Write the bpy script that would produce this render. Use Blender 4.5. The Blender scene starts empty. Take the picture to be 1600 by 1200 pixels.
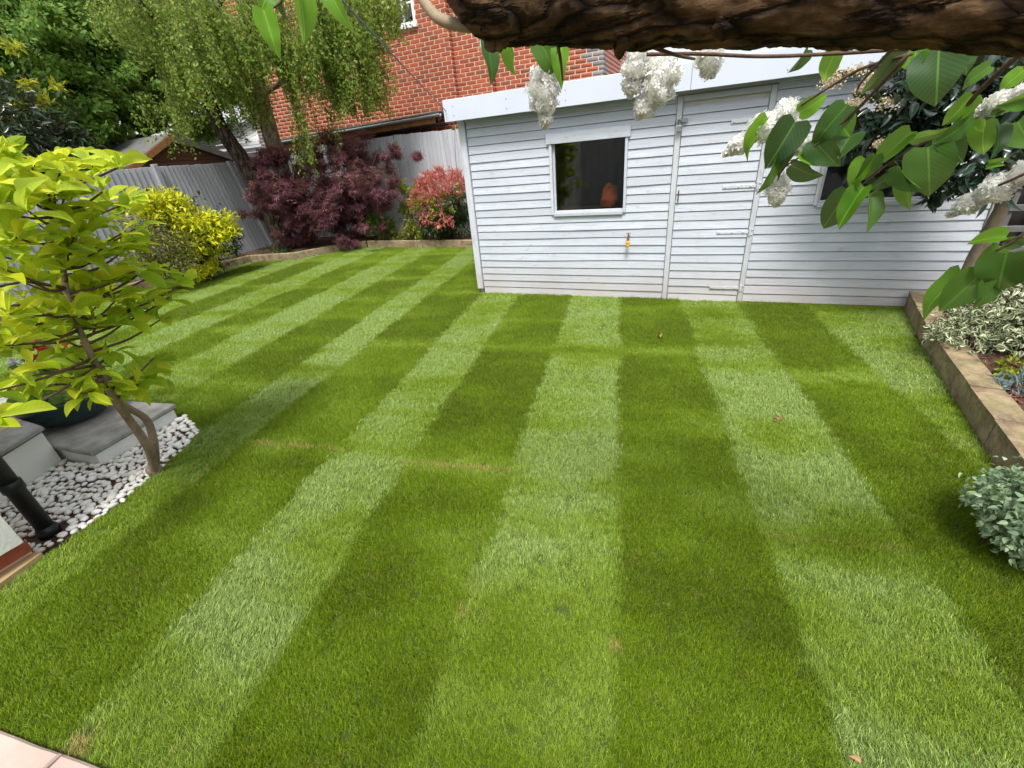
import bpy, math, random
import numpy as np
from mathutils import Vector, Matrix, noise

# ------------------------------------------------------------------ camera, sky, sun, exposure
S = bpy.context.scene
C = S.collection
F, PITCH, ROLL, YAW, H = 675.36, 0.49061, 0.09579, -0.43277, 1.55     # solved from the shed's lines
_cp, _sp, _c, _s = math.cos(PITCH), math.sin(PITCH), math.cos(ROLL), math.sin(ROLL)
_fw = np.array([0, _cp, -_sp]); _rt = np.array([1., 0, 0]); _dn = np.array([0, -_sp, -_cp])
_r2 = _c * _rt + _s * _dn; _d2 = -_s * _rt + _c * _dn
_u = np.array([math.cos(YAW), math.sin(YAW), 0]); _v = np.array([-math.sin(YAW), math.cos(YAW), 0])
def _g(p): return np.array([p @ _u, p @ _v, p[2]])
RX, DN, FW = _g(_r2), _g(_d2), _g(_fw)            # garden frame: X along the shed, Y away from the camera
CAM = np.array([0, 0, H])
def ray(x, y): return RX * ((x - 800) / F) + DN * ((y - 600) / F) + FW
def gz(x, y, z=0.0): d = ray(x, y); return CAM + d * ((z - H) / d[2])
def py(x, y, Y): d = ray(x, y); return CAM + d * (Y / d[1])
def pxx(x, y, X): d = ray(x, y); return CAM + d * (X / d[0])
def pr(x, y, r): d = ray(x, y); return CAM + d / math.hypot(d[0], d[1]) * r
def proj(P):
    q = np.asarray(P) - CAM; z = q @ FW
    return 800 + F * (q @ RX) / z, 600 + F * (q @ DN) / z, z

cd = bpy.data.cameras.new('camera'); cam = bpy.data.objects.new('camera', cd); C.objects.link(cam)
cd.sensor_width = 36; cd.lens = F / 1600 * 36; cd.clip_start = 0.02; cd.clip_end = 500
M = Matrix.Identity(4)
for i in range(3):
    M[i][0] = RX[i]; M[i][1] = -DN[i]; M[i][2] = -FW[i]; M[i][3] = CAM[i]
cam.matrix_world = M
S.camera = cam

SUN_DIR = Vector((0.14, -0.52, 1.0)).normalized()       # towards the sun
W = bpy.data.worlds.new('World'); S.world = W; W.use_nodes = True
nt = W.node_tree; nt.nodes.clear()
sky = nt.nodes.new('ShaderNodeTexSky'); sky.sky_type = 'NISHITA'; sky.sun_disc = False
sky.sun_elevation = math.asin(SUN_DIR.z); sky.sun_rotation = math.atan2(SUN_DIR.x, SUN_DIR.y)
sky.air_density = 1.0; sky.dust_density = 3.0; sky.ozone_density = 0.6
hs = nt.nodes.new('ShaderNodeHueSaturation'); hs.inputs['Saturation'].default_value = 0.28   # thin white cloud
bg = nt.nodes.new('ShaderNodeBackground'); bg.inputs['Strength'].default_value = 0.10
wo = nt.nodes.new('ShaderNodeOutputWorld')
nt.links.new(sky.outputs[0], hs.inputs['Color']); nt.links.new(hs.outputs[0], bg.inputs[0]); nt.links.new(bg.outputs[0], wo.inputs[0])
sd = bpy.data.lights.new('sun', 'SUN'); sd.energy = 1.5; sd.angle = math.radians(16); sd.color = (1, 0.96, 0.9)
so = bpy.data.objects.new('sun', sd); C.objects.link(so); so.rotation_euler = SUN_DIR.to_track_quat('Z', 'Y').to_euler(); so.location = (0, 0, 12)
S.view_settings.view_transform = 'Standard'; S.view_settings.look = 'None'
S.view_settings.exposure = 1.38; S.view_settings.gamma = 1.0
S.render.engine = 'CYCLES'
S.cycles.use_denoising = True
S.cycles.max_bounces = 8; S.cycles.transparent_max_bounces = 8; S.cycles.transmission_bounces = 5

rnd = random.Random(7); rng = np.random.default_rng(7)

# ------------------------------------------------------------------ materials
def new_mat(name):
    m = bpy.data.materials.new(name); m.use_nodes = True
    return m, m.node_tree, m.node_tree.nodes['Principled BSDF']
def N(t, kind, **kw):
    n = t.nodes.new(kind)
    for k, v in kw.items():
        if hasattr(n, k): setattr(n, k, v)
    return n
def coords(t, scale=(1, 1, 1), space='Object', rot=(0, 0, 0)):
    tc = N(t, 'ShaderNodeTexCoord'); mp = N(t, 'ShaderNodeMapping')
    mp.inputs['Scale'].default_value = scale; mp.inputs['Rotation'].default_value = rot
    t.links.new(tc.outputs[space], mp.inputs[0]); return mp.outputs[0]
def geo_pos(t, scale=(1, 1, 1)):
    g = N(t, 'ShaderNodeNewGeometry'); mp = N(t, 'ShaderNodeMapping'); mp.inputs['Scale'].default_value = scale
    t.links.new(g.outputs['Position'], mp.inputs[0]); return mp.outputs[0]
def tex(t, vec, scale, detail=4, rough=.6):
    n = N(t, 'ShaderNodeTexNoise'); n.inputs['Scale'].default_value = scale
    n.inputs['Detail'].default_value = detail; n.inputs['Roughness'].default_value = rough
    t.links.new(vec, n.inputs['Vector']); return n.outputs['Fac']
def ramp(t, fac, stops):
    r = N(t, 'ShaderNodeValToRGB'); e = r.color_ramp.elements
    while len(e) < len(stops): e.new(0.5)
    for k, (p, c) in enumerate(stops):
        e[k].position = p; e[k].color = (*c, 1) if len(c) == 3 else c
    t.links.new(fac, r.inputs[0]); return r.outputs[0]
def mix(t, a, b, fac, mode='MIX'):
    m = N(t, 'ShaderNodeMix', data_type='RGBA', blend_type=mode)
    for sock, val in ((m.inputs[0], fac), (m.inputs[6], a), (m.inputs[7], b)):
        if hasattr(val, 'is_linked'): t.links.new(val, sock)
        else: sock.default_value = val if isinstance(val, (int, float)) else (*val, 1)
    return m.outputs[2]
def bump(t, b, h, strength=.3, dist=.01):
    n = N(t, 'ShaderNodeBump'); n.inputs['Strength'].default_value = strength; n.inputs['Distance'].default_value = dist
    t.links.new(h, n.inputs['Height']); t.links.new(n.outputs[0], b.inputs['Normal'])
def per_piece(t):
    """a random number for each piece: object random + island random"""
    oi = N(t, 'ShaderNodeObjectInfo'); g = N(t, 'ShaderNodeNewGeometry')
    a = N(t, 'ShaderNodeMath', operation='ADD'); f = N(t, 'ShaderNodeMath', operation='FRACT')
    t.links.new(oi.outputs['Random'], a.inputs[0]); t.links.new(g.outputs['Random Per Island'], a.inputs[1])
    t.links.new(a.outputs[0], f.inputs[0]); return f.outputs[0]

def mat_plain(name, col, rough=.7, var=.15, scale=8, bmp=.15, metal=0.0, bscale=None, spec=.4):
    m, t, b = new_mat(name)
    p = geo_pos(t); f = tex(t, p, scale, 6)
    lo = tuple(max(0, c * (1 - var)) for c in col); hi = tuple(min(1, c * (1 + var)) for c in col)
    t.links.new(ramp(t, f, [(.3, lo), (.7, hi)]), b.inputs['Base Color'])
    b.inputs['Roughness'].default_value = rough; b.inputs['Metallic'].default_value = metal
    b.inputs['Specular IOR Level'].default_value = spec
    if bmp: bump(t, b, tex(t, p, bscale or scale * 5, 5), bmp, .004)
    return m

def mat_painted_wood(name, col, axis='x', worn=(.36, .33, .3), wear=.35, dirt=True, rough=.6):
    m, t, b = new_mat(name)
    sc = {'x': (1.2, 20, 20), 'z': (20, 20, 1.2)}[axis]
    grain = tex(t, geo_pos(t, sc), 3.2, 8, .7)
    blot = tex(t, geo_pos(t), 2.3, 5)
    knots = tex(t, geo_pos(t, {'x': (5, 9, 9), 'z': (9, 9, 5)}[axis]), 2.0, 3, .5)
    r = per_piece(t)
    base = mix(t, tuple(c * .88 for c in col), tuple(min(1, c * 1.07) for c in col), r)
    base = mix(t, base, tuple(c * .74 for c in col), ramp(t, grain, [(.45, (0, 0, 0)), (.78, (1, 1, 1))]))
    base = mix(t, base, tuple(c * .8 for c in col), mult(t, ramp(t, blot, [(.45, (0, 0, 0)), (.7, (1, 1, 1))]), .5))
    fac = N(t, 'ShaderNodeMath', operation='MULTIPLY'); fac.inputs[1].default_value = wear
    t.links.new(ramp(t, knots, [(.60, (0, 0, 0)), (.74, (1, 1, 1))]), fac.inputs[0])
    base = mix(t, base, worn, fac.outputs[0])
    if dirt:     # splashed soil low on the wall
        sx = N(t, 'ShaderNodeSeparateXYZ'); g = N(t, 'ShaderNodeNewGeometry'); t.links.new(g.outputs['Position'], sx.inputs[0])
        mr = N(t, 'ShaderNodeMapRange'); t.links.new(sx.outputs['Z'], mr.inputs[0])
        mr.inputs[1].default_value = .42; mr.inputs[2].default_value = 0.0; mr.inputs[3].default_value = 0; mr.inputs[4].default_value = .95
        mm = N(t, 'ShaderNodeMath', operation='MULTIPLY'); t.links.new(mr.outputs[0], mm.inputs[0]); t.links.new(blot, mm.inputs[1])
        base = mix(t, base, (.42, .33, .26), mm.outputs[0])
    t.links.new(base, b.inputs['Base Color']); b.inputs['Roughness'].default_value = rough
    bump(t, b, grain, .35, .003)
    return m

def mat_leaf(name, cols, trans=.35, rough=.5, spec=.3, pos=None, veins=False, noise_amt=.25, warm=.18):
    m, t, b = new_mat(name)
    r = per_piece(t)
    st = [(i / max(1, len(cols) - 1), c) for i, c in enumerate(cols)] if pos is None else list(zip(pos, cols))
    col = ramp(t, r, st)
    n = tex(t, geo_pos(t), 14, 3)
    col = mix(t, col, tuple(x * .6 for x in cols[0]), mult(t, n, noise_amt))
    if veins:
        w = N(t, 'ShaderNodeTexWave'); w.wave_type = 'BANDS'; w.bands_direction = 'Y'
        w.inputs['Scale'].default_value = 3.2; w.inputs['Distortion'].default_value = 0.0
        tc = N(t, 'ShaderNodeTexCoord'); sx = N(t, 'ShaderNodeSeparateXYZ'); t.links.new(tc.outputs['Object'], sx.inputs[0])
        ab = N(t, 'ShaderNodeMath', operation='ABSOLUTE'); t.links.new(sx.outputs['X'], ab.inputs[0])
        k = N(t, 'ShaderNodeMath', operation='MULTIPLY_ADD'); k.inputs[1].default_value = -.9
        t.links.new(ab.outputs[0], k.inputs[0]); t.links.new(sx.outputs['Y'], k.inputs[2])
        cb = N(t, 'ShaderNodeCombineXYZ'); t.links.new(k.outputs[0], cb.inputs['Y']); t.links.new(cb.outputs[0], w.inputs['Vector'])
        vein = ramp(t, w.outputs['Fac'], [(.86, (0, 0, 0)), (.98, (1, 1, 1))])
        mid = N(t, 'ShaderNodeMath', operation='LESS_THAN'); mid.inputs[1].default_value = .018; t.links.new(ab.outputs[0], mid.inputs[0])
        mx = N(t, 'ShaderNodeMath', operation='MAXIMUM'); t.links.new(mid.outputs[0], mx.inputs[0]); t.links.new(mult(t, vein, .28), mx.inputs[1])
        col = mix(t, col, tuple(min(1, c * 1.9 + .03) for c in cols[-1]), mult(t, mx.outputs[0], .5))
        bump(t, b, vein, -.12, .002)
    t.links.new(col, b.inputs['Base Color']); b.inputs['Roughness'].default_value = rough
    b.inputs['Specular IOR Level'].default_value = spec
    tr = N(t, 'ShaderNodeBsdfTranslucent'); ms = N(t, 'ShaderNodeMixShader'); ms.inputs[0].default_value = trans
    tcol = mix(t, col, (1.0, 1.0, .35), warm)
    t.links.new(tcol, tr.inputs[0]); t.links.new(b.outputs[0], ms.inputs[1]); t.links.new(tr.outputs[0], ms.inputs[2])
    t.links.new(ms.outputs[0], t.nodes['Material Output'].inputs[0])
    return m
def mat_variegated(name, green, cream):
    m, t, b = new_mat(name); at = N(t, 'ShaderNodeAttribute'); at.attribute_name = 'across'; r = per_piece(t)
    th = N(t, 'ShaderNodeMath', operation='MULTIPLY_ADD'); t.links.new(r, th.inputs[0]); th.inputs[1].default_value = .5; t.links.new(at.outputs['Fac'], th.inputs[2])
    col = mix(t, mix(t, green[0], green[1], r), mix(t, cream[0], cream[1], r), ramp(t, th.outputs[0], [(.62, (0, 0, 0)), (.78, (1, 1, 1))]))
    t.links.new(col, b.inputs['Base Color']); b.inputs['Roughness'].default_value = .4
    tr = N(t, 'ShaderNodeBsdfTranslucent'); ms = N(t, 'ShaderNodeMixShader'); ms.inputs[0].default_value = .25
    t.links.new(col, tr.inputs[0]); t.links.new(b.outputs[0], ms.inputs[1]); t.links.new(tr.outputs[0], ms.inputs[2]); t.links.new(ms.outputs[0], t.nodes['Material Output'].inputs[0]); return m
def mult(t, a, k):
    n = N(t, 'ShaderNodeMath', operation='MULTIPLY'); t.links.new(a, n.inputs[0]); n.inputs[1].default_value = k; return n.outputs[0]

def mat_bark(name, dark, light, scale=18, stretch=(1, 1, 1), bmp=.8, patches=None, moss=None):
    m, t, b = new_mat(name)
    p = geo_pos(t, stretch)
    n = tex(t, p, scale, 10, .72); n2 = tex(t, geo_pos(t), 6, 4)
    col = ramp(t, n, [(.32, dark), (.68, light)])
    if patches:
        q = tex(t, geo_pos(t, (1, 1, .5)), 7.5, 7, .75)
        col = mix(t, col, patches, ramp(t, q, [(.5, (0, 0, 0)), (.68, (1, 1, 1))]))
    if moss: col = mix(t, col, moss, mult(t, ramp(t, n2, [(.45, (0, 0, 0)), (.7, (1, 1, 1))]), .6))
    t.links.new(col, b.inputs['Base Color']); b.inputs['Roughness'].default_value = .85
    bump(t, b, n, bmp, .012)
    return m

def mat_brick(name, cols):
    m, t, b = new_mat(name)
    col = ramp(t, per_piece(t), [(i / (len(cols) - 1), c) for i, c in enumerate(cols)])
    n = tex(t, geo_pos(t), 30, 6, .7)
    col = mix(t, col, tuple(x * .55 for x in cols[0]), mult(t, ramp(t, n, [(.5, (0, 0, 0)), (.8, (1, 1, 1))]), .5))
    t.links.new(col, b.inputs['Base Color']); b.inputs['Roughness'].default_value = .85
    bump(t, b, n, .4, .004); return m

MT = {}
MT['shed'] = mat_painted_wood('shed_paint', (.56, .60, .665), 'x', wear=.45)
MT['shed_trim'] = mat_painted_wood('shed_trim_paint', (.61, .64, .69), 'z', dirt=True)
MT['fascia'] = mat_plain('fascia_paint', (.60, .65, .745), .5, .03, 3, .05)
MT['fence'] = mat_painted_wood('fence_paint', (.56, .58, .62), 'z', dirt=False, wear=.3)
MT['fence_shade'] = mat_painted_wood('fence_paint_shaded', (.36, .375, .405), 'z', dirt=False, wear=.5)  # back fence's paint darkened: the shade of overhanging trees put into the colour
MT['brick'] = mat_brick('red_brick', [(.27, .062, .032), (.37, .088, .044), (.42, .105, .05), (.33, .075, .038), (.21, .08, .048)])
MT['brick_grey'] = mat_brick('grey_brick', [(.16, .17, .18), (.2, .21, .23), (.25, .26, .27)])
MT['brick_pale'] = mat_brick('pale_red_brick', [(.45, .17, .13), (.5, .2, .15)])
MT['mortar'] = mat_plain('mortar', (.70, .48, .34), .9, .12, 12, .3)
MT['white'] = mat_plain('white_paint', (.78, .79, .8), .4, .04, 5, .05)
MT['render'] = mat_plain('white_render', (.76, .76, .73), .9, .10, 3.0, .5, bscale=60)
MT['slate'] = mat_plain('grey_coping', (.30, .29, .27), .8, .32, 9, .6)
MT['pink_stone'] = mat_plain('pink_sandstone', (.50, .38, .33), .85, .16, 5, .5, bscale=26)
MT['sandy'] = mat_plain('sandy_mortar', (.42, .30, .15), .9, .15, 10, .5)
MT['timber'] = mat_bark('weathered_timber', (.09, .06, .035), (.42, .32, .19), 11, (1, 1, 1), .7, moss=(.20, .19, .075))
MT['soil'] = mat_plain('bark_mulch', (.075, .038, .024), .95, .5, 28, .9)
MT['earth'] = mat_plain('garden_earth', (.06, .05, .03), .95, .3, 9, .6)
MT['chip'] = mat_brick('bark_chip', [(.10, .035, .02), (.18, .06, .03), (.22, .1, .05), (.08, .04, .03)])
MT['thatch'] = mat_plain('turf_thatch', (.055, .085, .010), .95, .35, 22, .6)
MT['pebble'] = mat_brick('pebble_stone', [(.66, .63, .57), (.80, .79, .76), (.85, .84, .82), (.78, .75, .70), (.84, .83, .81)])
MT['black'] = mat_plain('black_plastic', (.012, .013, .015), .4, .2, 10, .1)
MT['dark'] = mat_plain('dark_void', (.03, .027, .022), .9, .2, 5, 0)
MT['metal'] = mat_plain('galvanised_metal', (.45, .46, .47), .4, .2, 30, .1, metal=.9)
MT['steel_dark'] = mat_plain('dark_steel', (.16, .16, .17), .45, .2, 30, .1, metal=.8)
MT['brass'] = mat_plain('aged_brass', (.2, .12, .05), .5, .3, 40, .1, metal=.7)
MT['yellow'] = mat_plain('yellow_plastic', (.8, .38, .02), .4, .05, 10, 0)
MT['orange'] = mat_plain('orange_fabric', (.75, .16, .03), .7, .25, 18, .5)
MT['cedar'] = mat_painted_wood('brown_cladding', (.12, .055, .03), 'x', worn=(.06, .03, .02), dirt=False)
MT['trellis'] = mat_painted_wood('dark_trellis', (.13, .13, .13), 'z', dirt=False)
MT['felt'] = mat_plain('roof_felt', (.13, .13, .12), .9, .2, 6, .5)
MT['gutter'] = mat_plain('grey_gutter', (.36, .38, .38), .5, .12, 6, .1)
MT['fascia_wood'] = mat_bark('stained_fascia', (.22, .09, .03), (.42, .2, .08), 6, (1, 1, 1), .2)
MT['pot'] = mat_plain('dark_green_glaze', (.010, .035, .038), .25, .15, 5, .03, spec=.6)
MT['cord'] = mat_plain('blue_cord', (.13, .14, .26), .6, .3, 60, .3)
MT['inner'] = mat_plain('shed_lining', (.55, .54, .52), .9, .1, 4, .1)
MT['curtain'] = mat_plain('dark_curtain', (.06, .065, .07), .9, .2, 8, .1)
MT['roof_tile'] = mat_plain('roof_tile', (.15, .08, .06), .8, .2, 9, .4)
MT['lilac_bark'] = mat_bark('lilac_bark', (.016, .009, .005), (.20, .115, .055), 34, (.22, 1, 1), 1.0, moss=(.085, .07, .025))
def fissured(name, dark, mid_, light, stretch, scale):
    m, t, b = new_mat(name); p = geo_pos(t, stretch)
    w = tex(t, p, scale * .6, 5, .6); add = N(t, 'ShaderNodeVectorMath', operation='ADD'); cb = N(t, 'ShaderNodeCombineXYZ')
    t.links.new(mult(t, w, 2.2 / scale), cb.inputs[1]); t.links.new(mult(t, w, 1.6 / scale), cb.inputs[2]); t.links.new(p, add.inputs[0]); t.links.new(cb.outputs[0], add.inputs[1])
    v = N(t, 'ShaderNodeTexVoronoi'); v.feature = 'DISTANCE_TO_EDGE'; v.inputs['Scale'].default_value = scale; t.links.new(add.outputs[0], v.inputs['Vector'])
    n1 = tex(t, p, scale * 2.6, 9, .75); n2 = tex(t, geo_pos(t), 9, 5)
    crack = ramp(t, v.outputs['Distance'], [(.0, (0, 0, 0)), (.16, (1, 1, 1))])
    col = mix(t, mid_, light, ramp(t, n1, [(.4, (0, 0, 0)), (.68, (1, 1, 1))])); col = mix(t, col, tuple(c * .55 for c in mid_), ramp(t, n2, [(.45, (0, 0, 0)), (.65, (1, 1, 1))])); col = mix(t, dark, col, crack)
    t.links.new(col, b.inputs['Base Color']); b.inputs['Roughness'].default_value = .9; b.inputs['Specular IOR Level'].default_value = .2
    h = N(t, 'ShaderNodeMath', operation='MULTIPLY_ADD'); t.links.new(n1, h.inputs[0]); h.inputs[1].default_value = .45; t.links.new(crack, h.inputs[2])
    bump(t, b, h.outputs[0], 1.0, .012); return m
MT['lilac_bark'] = fissured('lilac_bark', (.010, .006, .004), (.075, .043, .020), (.22, .13, .065), (.22, 1, 1), 26)
MT['birch_dark'] = fissured('old_birch_bark', (.012, .009, .007), (.05, .036, .026), (.17, .125, .09), (1, 1, .22), 15)
MT['stub'] = mat_bark('smooth_pale_bark', (.20, .15, .09), (.36, .29, .19), 20, (1, 1, 1), .25)
MT['twig'] = mat_bark('twig_bark', (.06, .035, .022), (.16, .09, .055), 60, (1, 1, 1), .3)
MT['birch_bark'] = mat_bark('birch_bark', (.03, .022, .016), (.30, .23, .16), 15, (1, 1, .35), 1.0, patches=(.46, .40, .32))
MT['mag_bark'] = mat_bark('magnolia_bark', (.16, .11, .075), (.36, .27, .19), 22, (1, 1, .5), .3)
MT['trunk_brown'] = mat_bark('brown_stem_bark', (.08, .06, .04), (.26, .20, .14), 14, (1, 1, .4), .4)
MT['lf_mag'] = mat_leaf('golden_magnolia_leaf', [(.24, .40, .012), (.40, .56, .014), (.58, .68, .016), (.76, .76, .03)], .62, .5, .2, veins=True)
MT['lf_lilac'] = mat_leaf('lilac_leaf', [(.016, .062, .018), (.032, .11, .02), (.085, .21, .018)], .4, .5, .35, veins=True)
MT['lf_lilac_backlit'] = mat_leaf('backlit_lilac_leaf', [(.07, .22, .012), (.12, .31, .012), (.17, .38, .016)], .5, .5, .3, veins=True)  # same leaf as above, with light from behind painted into brighter greens
MT['lf_birch'] = mat_leaf('birch_leaf', [(.09, .17, .015), (.20, .32, .035), (.36, .48, .09)], .52, .48)
MT['lf_maple'] = mat_leaf('broad_tree_leaf', [(.06, .15, .02), (.13, .29, .035), (.27, .45, .09)], .5, .5)
MT['lf_back'] = mat_leaf('far_tree_leaf', [(.05, .12, .018), (.09, .21, .03), (.15, .29, .05)], .45, .5)
MT['lf_laurel'] = mat_leaf('laurel_leaf', [(.012, .028, .012), (.022, .05, .018), (.04, .075, .03)], .12, .25, .7)
MT['lf_tip'] = mat_leaf('yellow_young_leaf', [(.34, .40, .015), (.5, .48, .02)], .4, .4)
MT['lf_acer'] = mat_leaf('purple_maple_leaf', [(.055, .018, .034), (.13, .036, .064), (.23, .068, .105), (.38, .16, .20)], .4, .5)
MT['lf_red'] = mat_leaf('coral_young_leaf', [(.50, .11, .11), (.66, .20, .20), (.68, .31, .22)], .35, .45)
MT['lf_green'] = mat_leaf('dark_shrub_leaf', [(.015, .035, .012), (.03, .07, .018), (.07, .11, .03)], .2, .4)
MT['lf_lime'] = mat_leaf('lime_shrub_leaf', [(.10, .16, .02), (.25, .30, .03), (.42, .40, .04)], .35, .4)
MT['lf_gold'] = mat_leaf('golden_choisya_leaf', [(.44, .52, .015), (.68, .68, .015), (.80, .76, .02)], .35, .4)
MT['lf_olive'] = mat_leaf('mottled_small_leaf', [(.05, .07, .015), (.12, .14, .02), (.30, .31, .04), (.11, .075, .02)], .25, .45)
MT['lf_bright'] = mat_leaf('fresh_green_leaf', [(.06, .15, .01), (.14, .28, .015), (.2, .34, .02)], .35, .4)
MT['lf_varieg'] = mat_variegated('cream_edged_leaf', ((.025, .075, .025), (.07, .15, .05)), ((.56, .58, .34), (.72, .72, .50)))
MT['lf_silver'] = mat_leaf('silver_leaf', [(.15, .24, .14), (.30, .43, .26), (.50, .62, .38)], .25, .5)
MT['lf_photinia'] = mat_leaf('dark_glossy_leaf', [(.012, .03, .018), (.022, .05, .03), (.04, .075, .05)], .1, .2, .8)
MT['lf_blue'] = mat_leaf('blue_grey_leaf', [(.15, .22, .22), (.22, .3, .3)], .2, .5)
MT['petal'] = mat_leaf('white_lilac_floret', [(.92, .92, .85), (.95, .95, .91), (.96, .96, .94)], .35, .6, .2, noise_amt=.02, warm=0)
MT['cream'] = mat_leaf('cream_floret', [(.55, .42, .26), (.66, .56, .38), (.7, .62, .45)], .25, .7, .2, noise_amt=.1)
MT['red_petal'] = mat_leaf('red_geranium_petal', [(.5, .012, .01), (.65, .03, .015)], .25, .5)
MT['pale_petal'] = mat_leaf('pale_violet_petal', [(.55, .5, .7), (.7, .68, .78)], .25, .5)
MT['dead'] = mat_leaf('fallen_leaf', [(.42, .18, .09), (.55, .33, .2)], .1, .7)

def glass_mat():
    m, t, b = new_mat('window_glass')
    b.inputs['Base Color'].default_value = (.9, .93, .92, 1); b.inputs['Roughness'].default_value = .02
    b.inputs['Transmission Weight'].default_value = 1.0; b.inputs['IOR'].default_value = 1.45
    return m
MT['glass'] = glass_mat()

# ------------------------------------------------------------------ mesh helpers
def link(o, parent=None):
    C.objects.link(o)
    if parent is not None:
        o.parent = parent
    return o
def build(name, V, Fc, mat=None, parent=None, smooth=False, mats=None, midx=None):
    me = bpy.data.meshes.new(name); V = np.asarray(V, dtype=np.float64)
    if parent is not None: V = V - np.array(parent['_o'])
    if len(V) < 3000: me.from_pydata(V.tolist(), [], [tuple(f) for f in Fc])
    else:
        if isinstance(Fc, np.ndarray): cnt = np.full(len(Fc), Fc.shape[1]); flat = Fc.ravel()
        else: cnt = np.array([len(f) for f in Fc]); flat = np.fromiter((i for f in Fc for i in f), dtype=np.int32)
        me.vertices.add(len(V)); me.vertices.foreach_set('co', V.astype(np.float32).ravel())
        me.loops.add(len(flat)); me.loops.foreach_set('vertex_index', flat.astype(np.int32))
        me.polygons.add(len(cnt)); me.polygons.foreach_set('loop_start', (np.cumsum(cnt) - cnt).astype(np.int32))
    if mat is not None: me.materials.append(MT[mat] if isinstance(mat, str) else mat)
    if mats:
        for x in mats: me.materials.append(MT[x])
        me.polygons.foreach_set('material_index', midx)
    if smooth: me.polygons.foreach_set('use_smooth', [True] * len(me.polygons))
    me.update(); return link(bpy.data.objects.new(name, me), parent)
def thing(name, label, cat, loc=(0, 0, 0), group=None):
    o = bpy.data.objects.new(name, None); C.objects.link(o); o.location = loc; o.empty_display_size = .1
    o['label'] = label; o['category'] = cat; o['_o'] = tuple(float(x) for x in loc)
    if group: o['group'] = group
    return o
def tag(o, label, cat, group=None):
    o['label'] = label; o['category'] = cat
    if group: o['group'] = group
    return o
def struct(o, label=None):
    o['kind'] = 'structure'
    if label: o['label'] = label
    return o
def sub(o, parent):
    """make o (built in world space) a sub-part of a part"""
    o.parent = parent; o.matrix_parent_inverse = parent.matrix_basis.inverted(); return o
def boxvf(x0, x1, y0, y1, z0, z1, c=.004):
    """chamfered box"""
    c = min(c, (x1 - x0) * .45, (y1 - y0) * .45, (z1 - z0) * .45)
    lo = np.array([x0, y0, z0]); hi = np.array([x1, y1, z1]); V = []; idx = {}
    for sx in (0, 1):
        for sy in (0, 1):
            for sz in (0, 1):
                s = (sx, sy, sz)
                for ax in range(3):
                    p = [lo[k] + c if s[k] == 0 else hi[k] - c for k in range(3)]
                    p[ax] = lo[ax] if s[ax] == 0 else hi[ax]
                    idx[(s, ax)] = len(V); V.append(p)
    Fc = []
    def quad(keys): Fc.append([idx[k] for k in keys])
    for ax in range(3):
        a, b = [k for k in range(3) if k != ax]
        for sv in (0, 1):
            cyc = [(0, 0), (1, 0), (1, 1), (0, 1)]; ks = []
            for (i, j) in cyc:
                s = [0, 0, 0]; s[ax] = sv; s[a] = i; s[b] = j; ks.append((tuple(s), ax))
            quad(ks)
        for i in (0, 1):
            for j in (0, 1):
                s0 = [0, 0, 0]; s0[a] = i; s0[b] = j; s1 = list(s0); s1[ax] = 1
                s0, s1 = tuple(s0), tuple(s1)
                quad([(s0, a), (s1, a), (s1, b), (s0, b)])
    for s in [(x, y, z) for x in (0, 1) for y in (0, 1) for z in (0, 1)]:
        Fc.append([idx[(s, 0)], idx[(s, 1)], idx[(s, 2)]])
    V = np.array(V); ctr = (lo + hi) / 2; out = []
    for f in Fc:
        p = V[f]; n = np.cross(p[1] - p[0], p[2] - p[0])
        out.append(f if n @ (p.mean(0) - ctr) > 0 else f[::-1])
    return V, out
def box(name, x0, x1, y0, y1, z0, z1, mat, parent=None, c=.004):
    V, f = boxvf(x0, x1, y0, y1, z0, z1, c); return build(name, V, f, mat, parent)
def prism(name, poly, z0, z1, mat, parent=None):
    """extrude a plan polygon (counter-clockwise)"""
    a = sum(p[0] * q[1] - q[0] * p[1] for p, q in zip(poly, poly[1:] + poly[:1]))
    if a < 0: poly = poly[::-1]
    n = len(poly); V = [(x, y, z0) for x, y in poly] + [(x, y, z1) for x, y in poly]
    Fc = [list(range(n))[::-1], list(range(n, 2 * n))] + [[i, (i + 1) % n, n + (i + 1) % n, n + i] for i in range(n)]
    return build(name, V, Fc, mat, parent)
def tubevf(P, Rr, n=8, cap=True, rough=0.0, seed=0, freq=6.0):
    P = [Vector(p) for p in P]; m = len(P); V = []; Fc = []
    t0 = (P[1] - P[0]).normalized(); a = Vector((0, 0, 1)) if abs(t0.z) < .9 else Vector((1, 0, 0))
    x = t0.cross(a).normalized()
    for i in range(m):
        t = (P[min(i + 1, m - 1)] - P[max(i - 1, 0)]).normalized()
        x = (x - t * x.dot(t)).normalized(); y = t.cross(x)
        for k in range(n):
            an = 2 * math.pi * k / n; d = x * math.cos(an) + y * math.sin(an); r = Rr[i]
            q = P[i] + d * r
            if rough:
                r *= 1 + rough * (noise.noise(q * freq + Vector((seed, 0, 0))) + .6 * noise.noise(q * freq * 2.7 + Vector((0, seed, 0))) + .35 * math.sin(an * 5 + seed))
                q = P[i] + d * r
            V.append(q[:])
    for i in range(m - 1):
        for k in range(n):
            Fc.append([i * n + k, i * n + (k + 1) % n, (i + 1) * n + (k + 1) % n, (i + 1) * n + k])
    if cap:
        Fc.append(list(range(n))[::-1]); Fc.append([(m - 1) * n + k for k in range(n)])
    return V, Fc
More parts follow.
